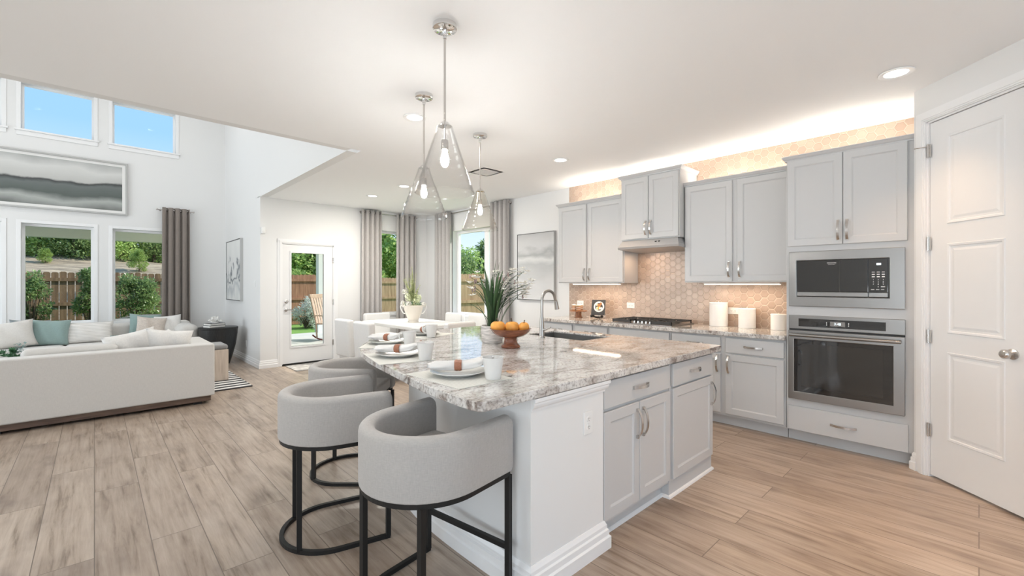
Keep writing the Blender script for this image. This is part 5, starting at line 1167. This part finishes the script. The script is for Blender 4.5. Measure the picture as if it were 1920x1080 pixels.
# hillside rising behind the fence
vs = []; fs = []; nx, ny = 60, 36
def hill_z(x, y):
    t = max(0, min(1, (y - 20) / 26)); k = 0.55 + 0.45 / (1 + math.exp((x - 3) * 0.22))
    return -0.1 + 4.1 * k * t * t * (3 - 2 * t) * (0.9 + 0.25 * mnoise.noise((x * 0.12, y * 0.12, 0))) + 0.15 * mnoise.noise((x * 0.5, y * 0.5, 3))
for j in range(ny + 1):
    for i in range(nx + 1):
        x = -45 + 125 * i / nx; y = 17.5 + 62.5 * j / ny; vs.append((x, y, hill_z(x, y)))
for j in range(ny):
    for i in range(nx): a = j * (nx + 1) + i; fs.append((a, a + 1, a + nx + 2, a + nx + 1))
struct('hillside', MB().add(vs, fs, True), 'dirt', soft=True)
struct('ground_side', MB().prism([(40, -40), (120, -40), (120, 80), (40, 80)], -0.5, -0.12), 'grass')
def fence(label, p0, p1, h, m, pw_=0.14, gap=0.012, rails=True, z=-0.1):
    a, b = Vector(p0), Vector(p1); L = (b - a).length; rz = math.atan2(b.y - a.y, b.x - a.x)
    t = thing('fence', label, 'fence', (p0[0], p0[1], z), rz); mb = MB(); n = int(L / (pw_ + gap)); rs = random.Random(4)
    for i in range(n):
        x = i * (pw_ + gap); hh = h + rs.uniform(-.015, .015); c = 0.03
        P = [(x, 0.02), (x + pw_, 0.02), (x + pw_, hh - c), (x + pw_ - c, hh), (x + c, hh), (x, hh - c)]
        v_ = [(q[0], 0.0, q[1]) for q in P] + [(q[0], 0.018, q[1]) for q in P]; k = 6
        mb.add(v_, [tuple(range(6)), tuple(range(11, 5, -1))] + [(i2, i2 + 6, (i2 + 1) % 6 + 6, (i2 + 1) % 6) for i2 in range(6)])
    mb.build('pickets', m, t)
    for zz in ((0.28, h * 0.52, h - 0.20) if rails else (h - 0.12,)): MB().box((0, -0.045, zz - 0.045), (L, 0.0, zz + 0.045)).build('rail', m, t)
    return t
fence('weathered cedar picket fence behind the garden shrubs', (-9.0, 17.0), (2.4, 17.0), 1.80, 'fence', 0.14, 0.014)
fence('reddish board fence seen through the glass door', (2.42, 17.0), (7.3, 17.0), 1.82, 'fenceredder', 0.14, 0.003)
fence('tan board fence seen through the wide window', (6.4, 10.9, 0)[:2], (11.0, 10.9), 1.80, 'fencered', 0.14, 0.004)
fence('tan fence seen through the narrow window', (7.32, 17.0), (16, 17.0), 1.75, 'fencered', 0.14, 0.008)
def shrub(name, label, loc, r, h, m, n, leaf, seed=0, cat='shrub', clumps=26):
    t = thing(name, label, cat, loc); rs = random.Random(seed); mb = MB(); wd = MB()
    cl = []
    for i in range(clumps):
        v = rs.uniform(0.04, 0.95); a = rs.uniform(0, 6.28); q = r * (1 - 0.75 * v ** 2.2) * rs.uniform(0.2, 0.9)
        c = Vector((q * cos(a), q * sin(a), h * v)); cl.append((c, rs.uniform(0.22, 0.40) * r)); wd.tube(bez((0, 0, 0), (c.x * .3, c.y * .3, c.z * .6), c, 4), [0.02, 0.016, 0.012, 0.008, 0.005], 5)
    for i in range(n):
        c, cr = cl[i % clumps]; d = Vector((rs.gauss(0, 1), rs.gauss(0, 1), rs.gauss(0, 1))).normalized(); p = c + d * cr * rs.uniform(0.5, 1.05)
        mb.leaf(p, (d + Vector((rs.gauss(0, .7), rs.gauss(0, .7), rs.gauss(0, .7)))), Vector((rs.gauss(0, .4), rs.gauss(0, .4), 1)), leaf * rs.uniform(0.7, 1.2), leaf * 0.55)
    wd.build('branches', 'bark', t, weld=False); mb.build('foliage', m, t, weld=False); return t
shrub('garden_shrub', 'tall dark shrub at the left edge of the lower living room window', (-1.10, 15.9, -0.1), 0.50, 1.75, 'leafd', 5200, 0.075, 1)
shrub('garden_shrub', 'narrow dark shrub at the right side of the left lower window', (-0.06, 15.8, -0.1), 0.40, 1.95, 'leafd', 4600, 0.075, 2)
shrub('garden_shrub', 'full rounded shrub in front of the fence in the right lower window', (0.80, 15.7, -0.1), 0.66, 1.70, 'leafd', 6500, 0.075, 3)
for i, x in enumerate((5.1, 5.9, 6.7)):
    shrub('flowering_shrub', ['silvery flowering shrub at the left of the door glass', 'silvery flowering shrub at the middle of the door glass', 'silvery flowering shrub at the right of the door glass'][i], (x, 15.4 - 0.1 * i, -0.1), 0.62, 0.95, 'leafw', 2600, 0.07, 10 + i, clumps=18)
rs = random.Random(21)
def make_tree(label, seed, m):
    t = thing('tree', label, 'tree', (0, 0, 0), 0, 'trees on the hillside'); rs = random.Random(seed); mb = MB(); cl = []
    MB().tube([(0, 0, -0.3), (0.05, 0, 1.2), (0, 0.05, 2.6), (0.1, 0, 3.6)], [0.14, 0.11, 0.08, 0.03], 8).build('trunk', 'bark', t)
    for i in range(34):
        v = rs.uniform(0.06, 1); a = rs.uniform(0, 6.28); q = 1.75 * math.sqrt(max(0.12, 1 - (2 * abs(v - 0.42)) ** 2)) * rs.uniform(0.3, 1.0); cl.append((Vector((q * cos(a), q * sin(a), 0.1 + 4.4 * v)), rs.uniform(0.45, 0.85)))
    for i in range(5200):
        c, cr = cl[i % 34]; d = Vector((rs.gauss(0, 1), rs.gauss(0, 1), rs.gauss(0, 1))).normalized(); p = c + d * cr * rs.uniform(0.55, 1.05)
        mb.leaf(p, d + Vector((rs.gauss(0, .8), rs.gauss(0, .8), rs.gauss(0, .8))), Vector((rs.gauss(0, .5), rs.gauss(0, .5), 1)), rs.uniform(0.16, 0.28), 0.15)
    mb.build('crown', m, t, weld=False); return t
tA, tB, tC = make_tree('t', 1, 'leafm'), make_tree('t', 2, 'leafd'), make_tree('t', 3, 'leafl')
used = set()
def tree(k, x, y, s, label):
    src = (tA, tB, tC)[k]; z = hill_z(x, y) if y > 17.5 else -0.1
    if k not in used: used.add(k); o = src; o.location = (x, y, z); o.rotation_euler = (0, 0, rs.uniform(0, 6)); o.scale = (s,) * 3; o['label'] = label
    else: o = dup(src, (x, y, z), rs.uniform(0, 6), label, scale=s)
    return o
LT = 'green tree in the grove along the hilltop beyond the fence'
# hilltop grove behind the living room windows
for i, x in enumerate((-7.5, -5.2, -3.0, -0.8, 1.4, 3.6, 5.8)): tree(i % 2, x + rs.uniform(-.4, .4), 45 + rs.uniform(-1, 1), 0.95, LT)
for i, x in enumerate((-6.3, -4.0, -1.9, 0.3, 2.5, 4.7)): tree((i + 1) % 2, x, 50 + rs.uniform(-1, 1), 1.1, LT)
tree(2, -2.3, 41.5, 0.20, 'small pale green bush on the bare hill in the left lower window')
tree(2, 2.2, 39, 0.30, 'pale green bush on the bare hill in the right lower window')
# grove behind the door fence
for i, (x, y, s) in enumerate(((6.0, 22.5, 1.05), (8.2, 23, 1.1), (10.2, 24.5, 1.2), (7.2, 27, 1.35), (9.6, 29, 1.5), (12.4, 27, 1.3), (14.6, 26, 1.3), (13, 31, 1.6), (16.5, 30, 1.55))): tree((0, 1, 0)[i % 3], x, y, s, 'green tree rising behind the board fence beyond the door')
tree(2, 5.75, 18.4, 0.42, 'young pale green tree just over the fence, left in the door glass')
# grove beyond the wide window
for i, (x, y, s) in enumerate(((17.0, 21.5, 0.95), (19.5, 20.5, 0.95), (22, 19.5, 1.0), (15, 20.0, 0.8), (24.5, 19, 1.05), (20.5, 24, 1.15), (23.5, 23, 1.2), (27, 21, 1.2), (18, 25, 1.1), (26.5, 17.0, 1.05), (29, 18.5, 1.2), (13.0, 17.8, 0.75), (29.5, 23.5, 1.3), (21.5, 17.2, 0.8), (24.5, 15.5, 0.85))): tree((0, 1)[i % 2], x, y, s * 0.80, 'green tree in the grove seen through the wide window')
# garden furniture on the patio
def rope_chair(label, loc, rz):
    t = thing('rope_chair', label, 'patio chair', loc, rz)
    MB().tube([(0.32 * cos(a), 0.32 * sin(a), 0.42) for a in [2 * pi * i / 24 for i in range(24)]], 0.014, 8, closed=True).build('seat_ring', 'wicker', t); MB().cyl(0.30, 0.39, 0.43, 28).build('seat', 'sofa', t)
    top = [(0.42 * cos(a), 0.42 * sin(a), 0.80 - 0.10 * (1 - sin(a)) ) for a in [pi * (-0.12 + 1.24 * i / 22) for i in range(23)]]
    MB().tube(top, 0.018, 8).build('top_rail', 'wicker', t); mb = MB()
    for i in range(1, 22):
        a = pi * (-0.12 + 1.24 * i / 22); mb.tube([top[i], (0.32 * cos(a), 0.32 * sin(a), 0.42)], 0.007, 5)
    mb.build('rope_back', 'wicker', t)
    for a in (0.8, 2.35, 3.9, 5.5): MB().tube([(0.30 * cos(a), 0.30 * sin(a), 0.42), (0.34 * cos(a), 0.34 * sin(a), 0)], 0.013, 8).build('leg', 'wicker', t)
    return t
rc = rope_chair('grey rope patio chair outside the right lower living room window', (0.75, 11.75, -0.04), R(185))
dup(rc, (-0.62, 11.65, -0.04), R(120), 'grey rope patio chair outside the left lower living room window')
tag(rc, rc['label'], 'patio chair', 'rope patio chairs')
k = thing('rocking_chair', 'weathered rocking chair with red runners on the patio outside the door', 'rocking chair', (4.40, 11.35, -0.04), R(-150))
for x in (-0.27, 0.27):
    MB().tube([(x, 0.45 * sin(a) * 1.15, 0.02 + 0.42 * (1 - cos(a))) for a in [-0.75 + 1.5 * i / 14 for i in range(15)]], 0.018, 8).build('runner', 'redwood', k, label='red runner')
    MB().tube([(x, 0.25, 0.08), (x, 0.27, 0.62)], 0.02, 8).build('front_post', 'rocker', k); MB().tube([(x, -0.22, 0.06), (x, -0.25, 0.45), (x, -0.42, 1.10)], 0.02, 8).build('back_post', 'rocker', k)
    MB().box((x - 0.04, -0.30, 0.61), (x + 0.04, 0.33, 0.635)).build('armrest', 'rocker', k, bevel=0.005)
MB().box((-0.27, -0.25, 0.40), (0.27, 0.28, 0.43)).build('seat', 'rocker', k, bevel=0.005)
mb = MB()
for i in range(6): x = -0.21 + 0.084 * i; mb.add([(x - .03, -0.255, 0.43), (x + .03, -0.255, 0.43), (x + .03, -0.42, 1.08), (x - .03, -0.42, 1.08), (x - .03, -0.27, 0.43), (x + .03, -0.27, 0.43), (x + .03, -0.435, 1.08), (x - .03, -0.435, 1.08)], [(0, 1, 2, 3), (7, 6, 5, 4), (0, 4, 5, 1), (1, 5, 6, 2), (2, 6, 7, 3), (3, 7, 4, 0)])
mb.build('back_slats', 'rocker', k); MB().box((-0.30, -0.455, 1.06), (0.30, -0.41, 1.16)).build('head_rail', 'rocker', k, bevel=0.008)
